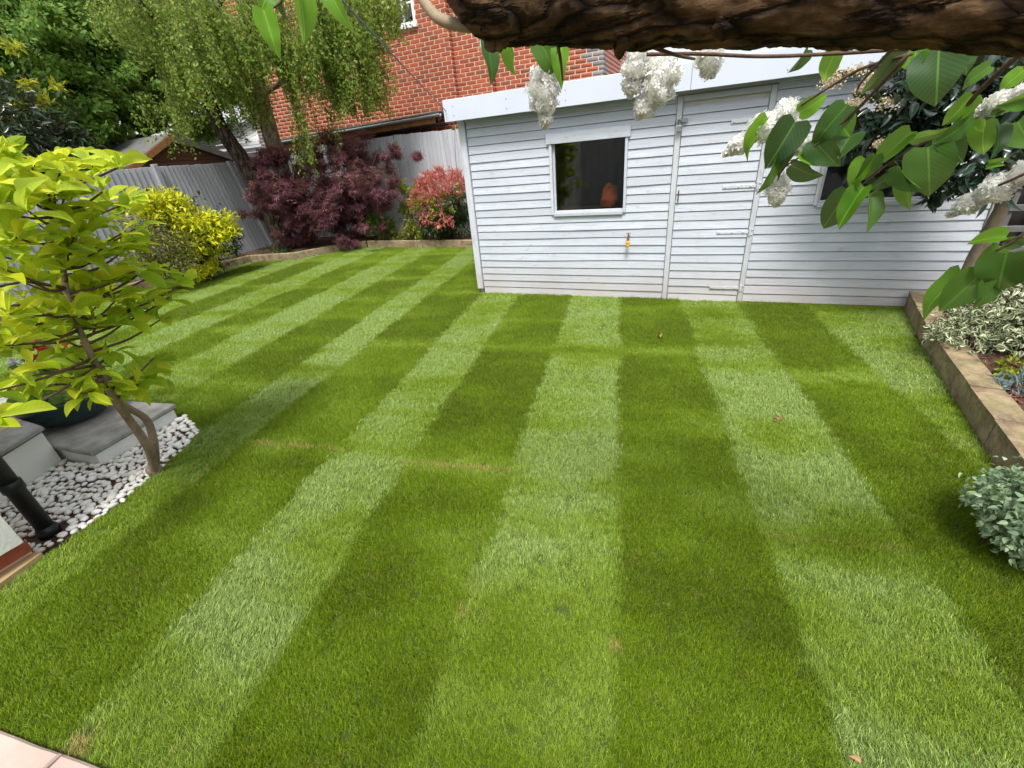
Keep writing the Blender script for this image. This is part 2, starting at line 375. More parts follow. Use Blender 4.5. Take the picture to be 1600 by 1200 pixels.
def curve_pts(P, k=6):
    """Catmull-Rom through control points"""
    P = [np.array(p, float) for p in P]; Q = [2 * P[0] - P[1]] + P + [2 * P[-1] - P[-2]]; out = []
    for i in range(1, len(Q) - 2):
        for s in range(k):
            t = s / k
            out.append(.5 * (2 * Q[i] + (Q[i + 1] - Q[i - 1]) * t + (2 * Q[i - 1] - 5 * Q[i] + 4 * Q[i + 1] - Q[i + 2]) * t * t + (3 * Q[i] - Q[i - 1] - 3 * Q[i + 1] + Q[i + 2]) * t ** 3))
    out.append(P[-1]); return out
def tube(name, P, r0, r1, mat, parent=None, n=8, k=6, **kw):
    Q = curve_pts(P, k); m = len(Q)
    V, Fc = tubevf(Q, [r0 + (r1 - r0) * i / (m - 1) for i in range(m)], n, **kw)
    return build(name, V, Fc, mat, parent, smooth=True)
def merge(parts):
    V = []; Fc = []
    for v, f in parts:
        o = len(V); V.extend([tuple(p) for p in v]); Fc.extend([[i + o for i in q] for q in f])
    return V, Fc
def lathe(name, prof, centre, mat, parent=None, n=24):
    V = []; Fc = []
    for r, z in prof:
        for k in range(n):
            a = 2 * math.pi * k / n; V.append((centre[0] + r * math.cos(a), centre[1] + r * math.sin(a), centre[2] + z))
    for i in range(len(prof) - 1):
        for k in range(n): Fc.append([i * n + k, i * n + (k + 1) % n, (i + 1) * n + (k + 1) % n, (i + 1) * n + k])
    Fc.append(list(range(n))[::-1]); Fc.append([(len(prof) - 1) * n + k for k in range(n)])
    return build(name, V, Fc, mat, parent, smooth=True)

# leaf templates: x across, y along, z up; unit length and unit full width
def leaf_tpl(shape, rows=4, fold=.12, droop=.25, tip=0.0, cols=2):
    V = []; Fc = []; cc = cols + 1
    for i in range(rows + 1):
        t = i / rows; w = shape(t) * .5
        for j in range(cc):
            s = -1 + 2 * j / cols
            V.append((s * w, t, abs(s) * w * fold * 2 - droop * t * t - tip * max(0, t - .7)))
    for i in range(rows):
        for j in range(cols): a = i * cc + j; Fc.append([a, a + 1, a + cc + 1, a + cc])
    return np.array(V), Fc
ovate = lambda t: 1.0 * math.sin(math.pi * min(1, t ** .72)) ** .85 if 0 < t < 1 else .02
obov = lambda t: 1.0 * math.sin(math.pi * min(1, t ** 1.35)) ** .8 if 0 < t < 1 else .03
lance = lambda t: math.sin(math.pi * t) ** 1.1 if 0 < t < 1 else .02
def heart(t): return float(np.interp(t, [0, .06, .15, .3, .45, .6, .75, .87, .95, 1], [.5, .84, .97, 1, .96, .84, .62, .34, .12, 0]))
TPL_S = leaf_tpl(ovate, 2, .15, .15); TPL_L = leaf_tpl(lance, 2, .15, .2); TPL_O = leaf_tpl(obov, 3, .15, .25); TPL_M = leaf_tpl(ovate, 5, .2, .25); TPL_T = leaf_tpl(ovate, 2, 0, .18, 0, 1); TPL_V = leaf_tpl(ovate, 4, .2, .25, 0, 4)
def palm_tpl(n=5):
    V = [(0, 0, 0)]; Fc = []
    for k in range(n):
        a = math.radians(-100 + 200 * k / (n - 1)); L = 1 - .35 * abs(a) / 1.75
        d = np.array([math.sin(a), math.cos(a)]); q = np.array([d[1], -d[0]]); o = len(V)
        for p, z in ((d * L * .45 + q * .085, -.03), (d * L, -.2), (d * L * .45 - q * .085, -.03)): V.append((p[0], p[1], z))
        Fc.append([0, o, o + 1, o + 2])
    return np.array(V), Fc
TPL_P = palm_tpl()
def unit(a): return a / np.maximum(1e-9, np.linalg.norm(a, axis=1, keepdims=True))
def bake(tpl, pos, ydir, nrm, length, width):
    """many leaves as one vertex array"""
    T, Fc = tpl; k = len(pos)
    y = unit(ydir); x = unit(np.cross(y, nrm)); z = np.cross(x, y)
    L = np.asarray(length).reshape(-1, 1, 1); Wd = np.asarray(width).reshape(-1, 1, 1)
    V = (pos[:, None, :] + T[None, :, 0:1] * Wd * x[:, None, :] + T[None, :, 1:2] * L * y[:, None, :] + T[None, :, 2:3] * L * z[:, None, :]).reshape(-1, 3)
    nv = len(T); A = np.array(Fc)                      # templates are all quads
    return V, (A[None] + (np.arange(k) * nv)[:, None, None]).reshape(-1, A.shape[1])
def rsph(k): return unit(rng.normal(size=(k, 3)))
def leaf_mass(ells, count, tpl, length, width, clump=90, spread=.16, shell=.55, up=.6, droop=.35, var=.25, seedbias=None):
    """clumped leaves through the outer volume of ellipsoids (cx,cy,cz,rx,ry,rz[,weight])"""
    e = np.array([list(x) + [1.0] * (7 - len(x)) for x in ells]); w = e[:, 6] * (e[:, 3] * e[:, 4] * e[:, 5]) ** .7
    nc = max(1, count // clump); ei = rng.choice(len(e), nc, p=w / w.sum())
    d = rsph(nc); rad = (shell + (1 - shell) * rng.random(nc) ** .6)[:, None]
    cc = e[ei, :3] + d * e[ei, 3:6] * rad; size = (e[ei, 3] * e[ei, 4] * e[ei, 5])[:, None] ** (1 / 3)
    ci = rng.integers(0, nc, count)
    p = cc[ci] + rng.normal(size=(count, 3)) * size[ci] * spread * np.array([1, 1, .7])
    out = unit(d[ci] + .35 * rng.normal(size=(count, 3)))
    y = out + .8 * rng.normal(size=(count, 3)); y[:, 2] -= droop
    n = out * (1 - up) + np.array([0, 0, 1]) * up + .55 * rng.normal(size=(count, 3))
    L = length * (1 + var * rng.normal(size=count)).clip(.5, 1.6)
    return bake(tpl, p, y, n, L, L * width / length)

# ------------------------------------------------------------------ ground, lawn, paving
box('ground', -40, 40, -30, 60, -.5, -.06, 'earth')
struct(bpy.data.objects['ground'])
LAWN = [(1.25, .44), (1.27, .9), (1.40, 2.07), (1.49, 2.95), (1.61, 3.93), (1.74, 4.80), (-2.58, 4.83), (-2.58, 7.52), (-3.94, 7.52), (-6.59, 7.60),
        (-7.10, 7.15), (-7.51, 6.47), (-8.47, 6.24), (-8.56, 5.78), (-8.72, 4.6), (-8.85, 3.2), (-8.95, 1.62), (-4.6, 1.46), (-3.48, 1.57), (-3.24, 1.51), (-3.10, 1.43),
        (-3.03, 1.30), (-2.97, 1.12), (-2.85, .84), (-2.81, .62), (-2.795, .45), (-2.755, .26), (-2.69, -.12), (-1.95, -.03), (-1.61, .02), (-.8, .15)]
ANG = math.radians(9.5); SD = (-math.sin(ANG), math.cos(ANG)); PD = (math.cos(ANG), math.sin(ANG))
BOUND = [-9.6, -9.0, -8.4, -7.8, -7.2, -6.6, -6.0, -5.4, -4.78, -4.17, -3.52, -2.83, -2.38, -1.68, -1.17, -.54, .03, .64, 1.18, 1.74, 2.4]
LIGHT0 = 15                                                     # strip [-.54,.03] is a pale one; they alternate
JOINT = {i: [j0 + 1.64 * q for q in range(-2, 7)] for i, j0 in enumerate([.2, .9, .5, 1.3, .7, .1, .8, 1.2, .6, .75, 1.0, 1.31, .23, .24, .16, .12, .10, 1.51, 1.40, 1.1])}
def clip(poly, nx, ny, d):
    """keep the side n.p <= d"""
    out = []
    for p, q in zip(poly, poly[1:] + poly[:1]):
        a = p[0] * nx + p[1] * ny - d; b = q[0] * nx + q[1] * ny - d
        if a <= 0: out.append(p)
        if a * b < 0: s = a / (a - b); out.append((p[0] + (q[0] - p[0]) * s, p[1] + (q[1] - p[1]) * s))
    return out
lawn = struct(prism('lawn', LAWN, -.055, -.012, 'thatch'))
lawn['_o'] = (0, 0, 0)
for i in range(len(BOUND) - 1):
    col = clip(clip(LAWN, -PD[0], -PD[1], -(BOUND[i] + .004)), PD[0], PD[1], BOUND[i + 1] - .004)
    if len(col) < 3: continue
    js = [-3] + JOINT[i] + [20]
    for a, b in zip(js, js[1:]):
        pc = clip(clip(col, -SD[0], -SD[1], -(a + .004)), SD[0], SD[1], b - .004)
        if len(pc) >= 3:
            ar = abs(sum(p[0] * q[1] - q[0] * p[1] for p, q in zip(pc, pc[1:] + pc[:1]))) / 2
            if ar > .02: prism('turf_strip', pc, -.03, rnd.uniform(-.004, .003), 'thatch', lawn)

def inside(poly, P):
    x, y = P[:, 0], P[:, 1]; r = np.zeros(len(P), bool)
    for (x0, y0), (x1, y1) in zip(poly, poly[1:] + poly[:1]):
        c = ((y0 > y) != (y1 > y)) & (x < (x1 - x0) * (y - y0) / ((y1 - y0) + 1e-12) + x0); r ^= c
    return r
_tab = np.random.default_rng(99).uniform(-1, 1, (256, 256))
def vnoise(P, s, seed=0):
    """smooth value noise, -1..1"""
    s = s if isinstance(s, tuple) else (s, s)
    x = P[:, 0] * s[0] + seed * 17.3; y = P[:, 1] * s[1] + seed * 9.1; i = np.floor(x).astype(int); j = np.floor(y).astype(int)
    u = x - i; v = y - j; u = u * u * (3 - 2 * u); v = v * v * (3 - 2 * v); T = lambda a, b: _tab[a % 256, b % 256]
    return (T(i, j) * (1 - u) + T(i + 1, j) * u) * (1 - v) + (T(i, j + 1) * (1 - u) + T(i + 1, j + 1) * u) * v

def grass_mat():
    m, t, b = new_mat('grass_blade')
    at = N(t, 'ShaderNodeAttribute'); at.attribute_type = 'INSTANCER'; at.attribute_name = 'tint'
    g = N(t, 'ShaderNodeNewGeometry')
    base = ramp(t, at.outputs['Fac'], [(0, (.128, .200, .007)), (.33, (.182, .285, .008)), (.66, (.262, .390, .045)), (1, (.365, .50, .16))])
    at2 = N(t, 'ShaderNodeAttribute'); at2.attribute_type = 'INSTANCER'; at2.attribute_name = 'straw'
    base = mix(t, base, (.42, .33, .13), at2.outputs['Fac'])
    var = ramp(t, g.outputs['Random Per Island'], [(0, (.45, .50, .35)), (.5, (.95, .95, .95)), (.88, (1.4, 1.32, 1.2)), (1, (2.0, 1.7, 1.7))])
    col = mix(t, base, var, 1.0, 'MULTIPLY')
    t.links.new(col, b.inputs['Base Color']); b.inputs['Roughness'].default_value = .5; b.inputs['Specular IOR Level'].default_value = .3
    tr = N(t, 'ShaderNodeBsdfTranslucent'); ms = N(t, 'ShaderNodeMixShader'); ms.inputs[0].default_value = .3
    t.links.new(col, tr.inputs[0]); t.links.new(b.outputs[0], ms.inputs[1]); t.links.new(tr.outputs[0], ms.inputs[2])
    t.links.new(ms.outputs[0], t.nodes['Material Output'].inputs[0]); return m
MT['grass'] = grass_mat()
tufts = bpy.data.collections.new('grass_tufts')
for q in range(10):
    V = []; Fc = []
    for b in range(36):
        a = rnd.uniform(0, 6.28); r = .026 * math.sqrt(rnd.random()); x, y = r * math.cos(a), r * math.sin(a)
        L = rnd.uniform(.015, .033); w = rnd.uniform(.0008, .0014); az = rnd.gauss(math.pi / 2, 1.3); ln = rnd.uniform(.2, 1.1)
        d = np.array([math.cos(az), math.sin(az), 0]); sdv = np.array([-d[1], d[0], 0]) if rnd.random() < .6 else np.array([math.cos(a), math.sin(a), 0])
        o = len(V); p = np.array([x, y, -.004]); th = ln * .4
        for i in range(3):
            ww = w * (1, .85, .5)[i]; V += [tuple(p - sdv * ww), tuple(p + sdv * ww)]
            p = p + (d * math.sin(th) + np.array([0, 0, math.cos(th)])) * L / 3; th += ln * .55
        V.append(tuple(p)); Fc += [[o, o + 1, o + 3, o + 2], [o + 2, o + 3, o + 5, o + 4], [o + 4, o + 5, o + 6]]
    me = bpy.data.meshes.new('grass_tuft'); me.from_pydata(V, [], Fc); me.materials.append(MT['grass'])
    me.polygons.foreach_set('use_smooth', [True] * len(me.polygons)); tufts.objects.link(bpy.data.objects.new('grass_tuft', me))

def grass():
    n = 440000
    P = np.stack([rng.uniform(-9.0, 1.8, n), rng.uniform(-.15, 7.65, n)], 1)
    r = np.hypot(P[:, 0], P[:, 1]); dens = np.interp(r, [0, 2.2, 4, 7, 12], [1.0, .95, .60, .36, .30])
    P = P[rng.random(n) < dens]; P = P[inside(LAWN, P)]
    q = np.concatenate([P, np.zeros((len(P), 1))], 1) - CAM; z = q @ FW; sx = 800 + F * (q @ RX) / z; sy = 600 + F * (q @ DN) / z
    P = P[(z > .2) & (sx > -260) & (sx < 1860) & (sy < 1420)]
    k = len(P); perp = P @ np.array(PD); al = P @ np.array(SD)
    wob = vnoise(P, 1.4, 3) * .018 + vnoise(P, 9.0, 6) * .012 + rng.normal(size=len(P)) * .010
    col = np.clip(np.searchsorted(BOUND, perp + wob) - 1, 0, len(BOUND) - 2)
    light = (col % 2 == LIGHT0 % 2)
    big = vnoise(P, .9, 11); mid = vnoise(P, 3.1, 5); fine = vnoise(P, 9, 8)
    band = vnoise(np.stack([perp * .8 + col * 31.7, al * 6.0], 1), 1.0, 2) * .7 + vnoise(np.stack([perp * 2.2 + col * 11.7, al * 11.0], 1), 1.0, 4) * .35
    jd = np.min(np.abs(np.stack([[JOINT[c][j] for c in col] for j in range(9)], 1) - al[:, None]), axis=1)
    jn = np.exp(-(jd / .10) ** 2)
    piece = np.array([sum(al_ > j for j in JOINT[c_]) for al_, c_ in zip(al, col)]); pv = _tab[(col * 7 + 3) % 256, (piece * 13 + 5) % 256]; pw = _tab[(col * 5 + 90) % 256, (piece * 11 + 40) % 256]
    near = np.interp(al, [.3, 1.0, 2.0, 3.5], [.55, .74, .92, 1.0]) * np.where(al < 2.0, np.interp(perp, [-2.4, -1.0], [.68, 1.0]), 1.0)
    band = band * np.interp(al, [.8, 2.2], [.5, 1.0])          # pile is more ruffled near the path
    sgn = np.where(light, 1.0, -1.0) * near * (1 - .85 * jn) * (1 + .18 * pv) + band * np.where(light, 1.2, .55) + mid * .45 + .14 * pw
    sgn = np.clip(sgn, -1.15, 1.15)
    tint = np.clip(.48 + .36 * sgn + .13 * big + .10 * fine + .08 * mid + .05 * pw + .06 * rng.normal(size=k), 0, 1)  # tint also paints the stripe sheen of leaning blades, beside turf variation
    straw = np.zeros(k)
    for c_, lim in ((12, .8), (14, .85), (17, .3)): straw = np.where((col == c_) & (jd < .012 + .006 * mid) & (al < 2.4) & (al > 1.2) & (rng.random(k) < .8), lim, straw)
    straw = np.where(rng.random(k) < .006, .5, straw)
    for x_, y_, r_ in ((118, 1175, .06), (962, 1012, .022), (1216, 655, .03), (728, 955, .02)):
        g_ = gz(x_, y_); straw = np.where(np.hypot(P[:, 0] - g_[0], P[:, 1] - g_[1]) < r_ * (.6 + .6 * rng.random(k)), .8, straw)
    # pile direction: pale strips lie away from the camera, dark ones towards it
    tilt = -np.where(sgn > 0, sgn * .50, sgn * .28) + .14 * rng.normal(size=k)
    rot = np.zeros((k, 3)); rot[:, 0] = tilt; rot[:, 2] = ANG + rng.normal(size=k) * .45
    dist = np.hypot(P[:, 0], P[:, 1]); sc = np.interp(dist, [1, 4, 8], [.90, 1.05, 1.35]) * (1 + .13 * rng.normal(size=k)).clip(.6, 1.5)
    me = bpy.data.meshes.new('grass'); me.vertices.add(k)
    me.vertices.foreach_set('co', np.concatenate([P, np.full((k, 1), -.002)], 1).astype(np.float32).ravel())
    for nm, ty, d in (('rot', 'FLOAT_VECTOR', rot), ('scl', 'FLOAT', sc), ('tint', 'FLOAT', tint), ('straw', 'FLOAT', straw), ('idx', 'INT', rng.integers(0, 10, k))):
        a = me.attributes.new(nm, ty, 'POINT'); a.data.foreach_set('vector' if ty == 'FLOAT_VECTOR' else 'value', (d.astype(np.int32) if ty == 'INT' else d.astype(np.float32)).ravel())
    o = link(bpy.data.objects.new('grass', me)); o['kind'] = 'stuff'; o['label'] = 'short green lawn grass in pale and dark mown turf stripes'; o['category'] = 'grass'
    ng = bpy.data.node_groups.new('grass_scatter', 'GeometryNodeTree')
    ng.interface.new_socket('Geometry', in_out='INPUT', socket_type='NodeSocketGeometry'); ng.interface.new_socket('Geometry', in_out='OUTPUT', socket_type='NodeSocketGeometry')
    gi = ng.nodes.new('NodeGroupInput'); go = ng.nodes.new('NodeGroupOutput'); ip = ng.nodes.new('GeometryNodeInstanceOnPoints')
    ci = ng.nodes.new('GeometryNodeCollectionInfo'); ci.inputs['Collection'].default_value = tufts
    ci.inputs['Separate Children'].default_value = True; ci.inputs['Reset Children'].default_value = True
    def na(nm, ty):
        x = ng.nodes.new('GeometryNodeInputNamedAttribute'); x.data_type = ty; x.inputs['Name'].default_value = nm; return x.outputs['Attribute']
    er = ng.nodes.new('FunctionNodeEulerToRotation'); L = ng.links
    L.new(gi.outputs[0], ip.inputs['Points']); L.new(ci.outputs[0], ip.inputs['Instance']); ip.inputs['Pick Instance'].default_value = True
    L.new(na('idx', 'INT'), ip.inputs['Instance Index']); L.new(na('rot', 'FLOAT_VECTOR'), er.inputs[0]); L.new(er.outputs[0], ip.inputs['Rotation'])
    L.new(na('scl', 'FLOAT'), ip.inputs['Scale']); L.new(ip.outputs[0], go.inputs[0])
    md = o.modifiers.new('scatter', 'NODES'); md.node_group = ng
    print('grass tufts', k)
grass()

# sandstone path at the bottom left
path = struct(prism('path', [(-2.69, -.9), (1.3, -.9), (1.3, .30), (-.8, .0), (-1.61, -.14), (-2.69, -.29)], -.05, .0, 'sandy')); path['_o'] = (0, 0, 0)
def slab(name, poly, z0, z1, mat, parent, c=.008):
    """paving piece with a softened, slightly uneven edge"""
    cx = sum(p[0] for p in poly) / len(poly); cy = sum(p[1] for p in poly) / len(poly)
    a = sum(p[0] * q[1] - q[0] * p[1] for p, q in zip(poly, poly[1:] + poly[:1])); poly = poly if a > 0 else poly[::-1]
    pts = []
    for p, q in zip(poly, poly[1:] + poly[:1]):
        L = math.hypot(q[0] - p[0], q[1] - p[1]); k = max(1, int(L / .09))
        for i in range(k):
            s = i / k; j = rnd.uniform(-.004, .004) if i else 0
            pts.append((p[0] + (q[0] - p[0]) * s + j, p[1] + (q[1] - p[1]) * s + j))
    n = len(pts); inn = [(x + (cx - x) / max(.05, math.hypot(cx - x, cy - y)) * c, y + (cy - y) / max(.05, math.hypot(cx - x, cy - y)) * c) for x, y in pts]
    V = [(x, y, z0) for x, y in pts] + [(x, y, z1 - c) for x, y in pts] + [(x, y, z1) for x, y in inn]
    Fc = [list(range(n))[::-1], list(range(2 * n, 3 * n))]
    for k in range(2): Fc += [[k * n + i, k * n + (i + 1) % n, (k + 1) * n + (i + 1) % n, (k + 1) * n + i] for i in range(n)]
    return build(name, V, Fc, mat, parent)
for a, b in ((-2.69, -2.35), (-2.34, -1.66), (-1.65, -1.0), (-.99, -.4)):
    e = lambda x: -.03 + (x + 1.95) * .15
    slab('paving_slab', [(a, -.9), (b, -.9), (b, e(b)), (a, e(a))], .001, .035, 'pink_stone', path)

# ------------------------------------------------------------------ shed
SY = 4.84
shed = thing('garden_shed', 'long pale grey timber shed with lapped boards, flat roof edge and white door', 'shed', (-.2, SY, 0))
X0, X1, EX = -2.56, 2.15, .082
W1 = (-1.53, -.79, .925, 1.585); W2 = (.90, 1.64, .925, 1.585)
box('floor', X0 + .03, X1 - .03, SY + .05, SY + 2.35, .02, .06, 'dark', shed)
box('back_wall', X0 + .02, X1 - .02, SY + 2.36, SY + 2.42, 0, 1.95, 'inner', shed)
box('side_wall', X0, X0 + .04, SY + .03, SY + 2.35, 0, 1.98, 'shed', shed)
box('side_wall', X1 - .04, X1, SY + .03, SY + 2.35, 0, 1.98, 'shed', shed)
# front sheathing behind the boards, in pieces around the windows and the door
for (a, b, z0, z1) in ((X0 + .05, W1[0] - .01, .05, 1.9), (W1[1] + .01, W2[0] - .01, .05, 1.9), (W2[1] + .01, X1 - .05, .05, 1.9), (W1[0], W1[1], .05, W1[2] - .01), (W1[0], W1[1], W1[3] + .01, 1.9), (W2[0], W2[1], .05, W2[2] - .01), (W2[0], W2[1], W2[3] + .01, 1.9)):
    box('sheathing', a, b, SY + .016, SY + .05, z0, z1, 'inner', shed, .001)
def board(x0, x1, z, parent, first=False, h=EX, y=SY):
    """lapped feather-edge board: thick lower edge, thin top tucked under the next"""
    nseg = max(2, int((x1 - x0) / .35)); V = []; Fc = []; lap = .016; a = rnd.uniform(-1, 1) * .0034; ph = rnd.uniform(0, 9)
    for i in range(nseg + 1):
        x = x0 + (x1 - x0) * i / nseg; w = a * math.sin(ph + x * 2.3) + rnd.uniform(-.0009, .0009)
        g = .0065; V += [(x, y + .013, z + w), (x, y - .012 + w, z + w), (x, y - .003 + w, z + h - g + w), (x, y + .010, z + h - g + w), (x, y + .013, z + h)]
    for i in range(nseg):
        for k in range(5): Fc.append([i * 5 + k, i * 5 + (k + 1) % 5, (i + 1) * 5 + (k + 1) % 5, (i + 1) * 5 + k])
    Fc += [[4, 3, 2, 1, 0], [nseg * 5 + k for k in range(5)]]
    return build('board', V, Fc, 'shed', parent)
rows = [(.005 + EX * i) for i in range(23)]
def bay(a, b, z_off, win=None):
    for z in rows:
        z = z + z_off
        if z > 1.86: continue
        if win and z + EX > win[2] - .02 and z < win[3] + .03:
            if z < win[2] - .045: board(a, b, z, shed, h=EX); continue
            if win[0] - .02 > a: board(a, win[0] - .03, z, shed)
            if win[1] + .02 < b: board(win[1] + .03, b, z, shed)
        else: board(a, b, z, shed)
bay(X0 + .075, -.345, .0, W1); bay(.44, X1 - .07, .01, W2)
# corner posts, door jambs
box('corner_trim', X0 - .012, X0 + .065, SY - .03, SY + .03, .06, 1.90, 'shed_trim', shed)
box('corner_trim', X1 - .065, X1 + .012, SY - .03, SY + .03, .0, 1.90, 'shed_trim', shed)
box('plinth', X0 + .01, -.36, SY - .02, SY + .012, -.03, .003, 'shed', shed)
box('plinth', .45, X1 - .03, SY - .006, SY + .012, -.03, .012, 'timber', shed)
box('door_jamb', -.340, -.292, SY - .022, SY + .02, .0, 1.86, 'shed_trim', shed)
box('door_jamb', .392, .437, SY - .022, SY + .02, .0, 1.86, 'shed_trim', shed)
box('door_head', -.289, .389, SY - .02, SY + .02, 1.815, 1.86, 'shed', shed)
# door
door = box('door', -.283, .386, SY + .014, SY + .04, .03, 1.785, 'inner', shed); door['label'] = 'boarded shed door with strap hinges'
door['_o'] = shed['_o']
for i in range(22):
    z = -.010 + EX * i
    if z > 1.76: break
    b = board(-.284, .387, z, shed, h=min(EX, 1.775 - z)); b.parent = door
for z in (.69, 1.095, 1.62, .145):
    V, f = merge([boxvf(.12, .40, SY - .018, SY - .0135, z - .014, z + .014, .002)] + [boxvf(x, x + .014, SY - .024, SY - .017, z - .007, z + .007, .003) for x in (.135, .245, .345)] + [boxvf(.398, .414, SY - .034, SY - .018, z - .035, z + .035, .004), boxvf(.42, .434, SY - .03, SY - .0225, z - .03, z - .016, .003), boxvf(.42, .434, SY - .03, SY - .0225, z + .016, z + .03, .003)])
    h = build('strap_hinge', V, f, 'shed_trim', shed); h.parent = door
V, f = merge([boxvf(-.345, -.24, SY - .034, SY - .0225, 1.655, 1.685, .002), boxvf(-.315, -.295, SY - .045, SY - .034, 1.66, 1.68, .003)])
h = build('hasp', V, f, 'metal', shed); h.parent = door
h = box('pull_handle', -.268, -.258, SY - .032, SY - .016, .985, 1.095, 'steel_dark', shed); h.parent = door
pl_ = thing('padlock', 'small metal padlock hanging from the hasp on the shed door', 'padlock', (-.305, SY - .05, 1.61))
V, f = merge([boxvf(-.328, -.282, SY - .062, SY - .036, 1.585, 1.635, .005)])
build('body', V, f, 'metal', pl_)
tube('shackle', [(-.319, SY - .049, 1.632), (-.319, SY - .049, 1.66), (-.305, SY - .049, 1.676), (-.291, SY - .049, 1.66), (-.291, SY - .049, 1.632)], .004, .004, 'steel_dark', pl_, n=6)
# windows
for wi, (a, b, z0, z1) in enumerate((W1, W2)):
    wf = box('window', a - .028, a, SY - .024, SY + .05, z0 - .02, z1, 'shed_trim', shed, .003); wf['_o'] = shed['_o']
    for nm, q in (('window_frame', (b, b + .028, SY - .024, SY + .05, z0 - .02, z1)), ('sill', (a, b, SY - .032, SY + .05, z0 - .035, z0)), ('lintel', (a - .055, b + .05, SY - .034, SY - .012, z1, z1 + .098)),
                  ('bead', (a + .001, a + .022, SY + .012, SY + .034, z0 + .001, z1)), ('bead', (a + .022, b, SY + .012, SY + .034, z0 + .001, z0 + .018))):
        V, f = boxvf(*q, .003); o = build(nm, V, f, 'shed', shed); o.parent = wf
    V, f = boxvf(a + .002, b - .002, SY + .036, SY + .041, z0 + .003, z1 - .002, .0005); o = build('pane', V, f, 'glass', shed); o.parent = wf
# roof and deep front fascia in two lengths
V = [(X0 - .07, SY - .138, 2.03), (X1 + .07, SY - .138, 2.03), (X1 + .07, SY + 2.5, 1.93), (X0 - .07, SY + 2.5, 1.93)]
V = V + [(x, y, z + .03) for x, y, z in V]
build('roof', V, [[3, 2, 1, 0], [4, 5, 6, 7], [0, 1, 5, 4], [1, 2, 6, 5], [2, 3, 7, 6], [3, 0, 4, 7]], 'felt', shed)
fz0, fz1 = py(714, 189, SY - .165)[2], py(703, 155, SY - .165)[2]
box('fascia_board', X0 - .085, -.236, SY - .165, SY - .14, fz0, fz1, 'fascia', shed, .003)
box('fascia_board', -.2335, X1 + .085, SY - .165, SY - .14, fz0, fz1, 'fascia', shed, .003)
for x in np.arange(X0 + .03, X1, .6):
    for z in (fz0 + .05, fz0 + .13): box('screw', x - .004, x + .004, SY - .1675, SY - .164, z - .004, z + .004, 'steel_dark', shed, .001)
box('top_rail', X0 + .07, X1 - .07, SY - .016, SY + .02, 1.868, 1.93, 'shed', shed)
# things seen through the glass
bag = thing('tool_bag', 'slumped orange bag on the bench inside the shed window', 'bag', (-1.05, SY + .62, .9))
V, f = leaf_tpl(ovate, 8, .1, 0); 
def blob(name, c, r, mat, parent, amp=.25, n=12, seed=0):
    V = []; Fc = []
    for i in range(n + 1):
        th = math.pi * i / n
        for k in range(n):
            a = 2 * math.pi * k / n; d = Vector((math.sin(th) * math.cos(a), math.sin(th) * math.sin(a), math.cos(th)))
            q = 1 + amp * noise.noise(d * 2.1 + Vector((seed, 0, 0))); V.append((c[0] + d.x * r[0] * q, c[1] + d.y * r[1] * q, c[2] + d.z * r[2] * q))
    for i in range(n):
        for k in range(n): Fc.append([i * n + k, (i + 1) * n + k, (i + 1) * n + (k + 1) % n, i * n + (k + 1) % n])
    return build(name, V, Fc, mat, parent, smooth=True)
blob('body', (-1.05, SY + .62, 1.0), (.10, .09, .12), 'orange', bag, .5, 12, 2)
tube('strap', [(-1.12, SY + .6, 1.0), (-1.05, SY + .55, 1.15), (-.98, SY + .62, 1.02)], .008, .008, 'orange', bag, n=6)
bench = thing('workbench', 'dim workbench behind the glass of the shed window', 'bench', (-1.1, SY + .6, .06))
box('top', -1.9, -.5, SY + .3, SY + .9, .84, .88, 'timber', bench)
for x in (-1.85, -.58):
    for y in (SY + .34, SY + .82): box('leg', x, x + .05, y, y + .05, .061, .84, 'timber', bench)
hat = thing('bucket', 'dark rounded bucket on the bench at the right of the shed window', 'bucket', (-.80, SY + .62, .88))
lathe('body', [(.07, 0), (.085, .1), (.09, .19), (.078, .195), (.06, .03)], (-.80, SY + .62, .881), 'black', hat)
tube('handle', [(-.885, SY + .62, 1.06), (-.80, SY + .62, 1.14), (-.715, SY + .62, 1.06)], .004, .004, 'steel_dark', hat, n=5)
cur = thing('hanging_dust_sheet', 'dark hanging sheets behind the shed window glass', 'curtain', (-1.4, SY + 1.4, .06))
V = []; Fc = []
for i in range(25):
    x = -1.95 + i * .035; y = SY + 1.45 + .04 * math.sin(i * 1.1); V += [(x, y, .061), (x, y, 1.9)]
for i in range(24): Fc.append([2 * i, 2 * i + 2, 2 * i + 3, 2 * i + 1])
build('folds', V, Fc, 'curtain', cur, smooth=True)
# tap with yellow hose connector
tp = py(982, 372, SY - .03); tap = thing('garden_tap', 'brass wall tap with yellow hose connector on the shed front', 'tap', tuple(tp))
tube('spout', [(tp[0], SY - .012, tp[2] + .02), (tp[0], SY - .05, tp[2] + .02), (tp[0], SY - .07, tp[2] + .01), (tp[0], SY - .072, tp[2] - .02)], .011, .009, 'brass', tap, n=8)
V, f = merge([boxvf(tp[0] - .025, tp[0] + .025, SY - .052, SY - .042, tp[2] + .048, tp[2] + .056, .003), boxvf(tp[0] - .006, tp[0] + .006, SY - .053, SY - .041, tp[2] + .025, tp[2] + .05, .003)]); build('handle', V, f, 'brass', tap)
lathe('hose_connector', [(.013, -.062), (.019, -.055), (.019, -.04), (.015, -.036), (.020, -.03), (.020, -.006), (.012, .0)], (tp[0], SY - .072, tp[2] - .02), 'yellow', tap, 12)

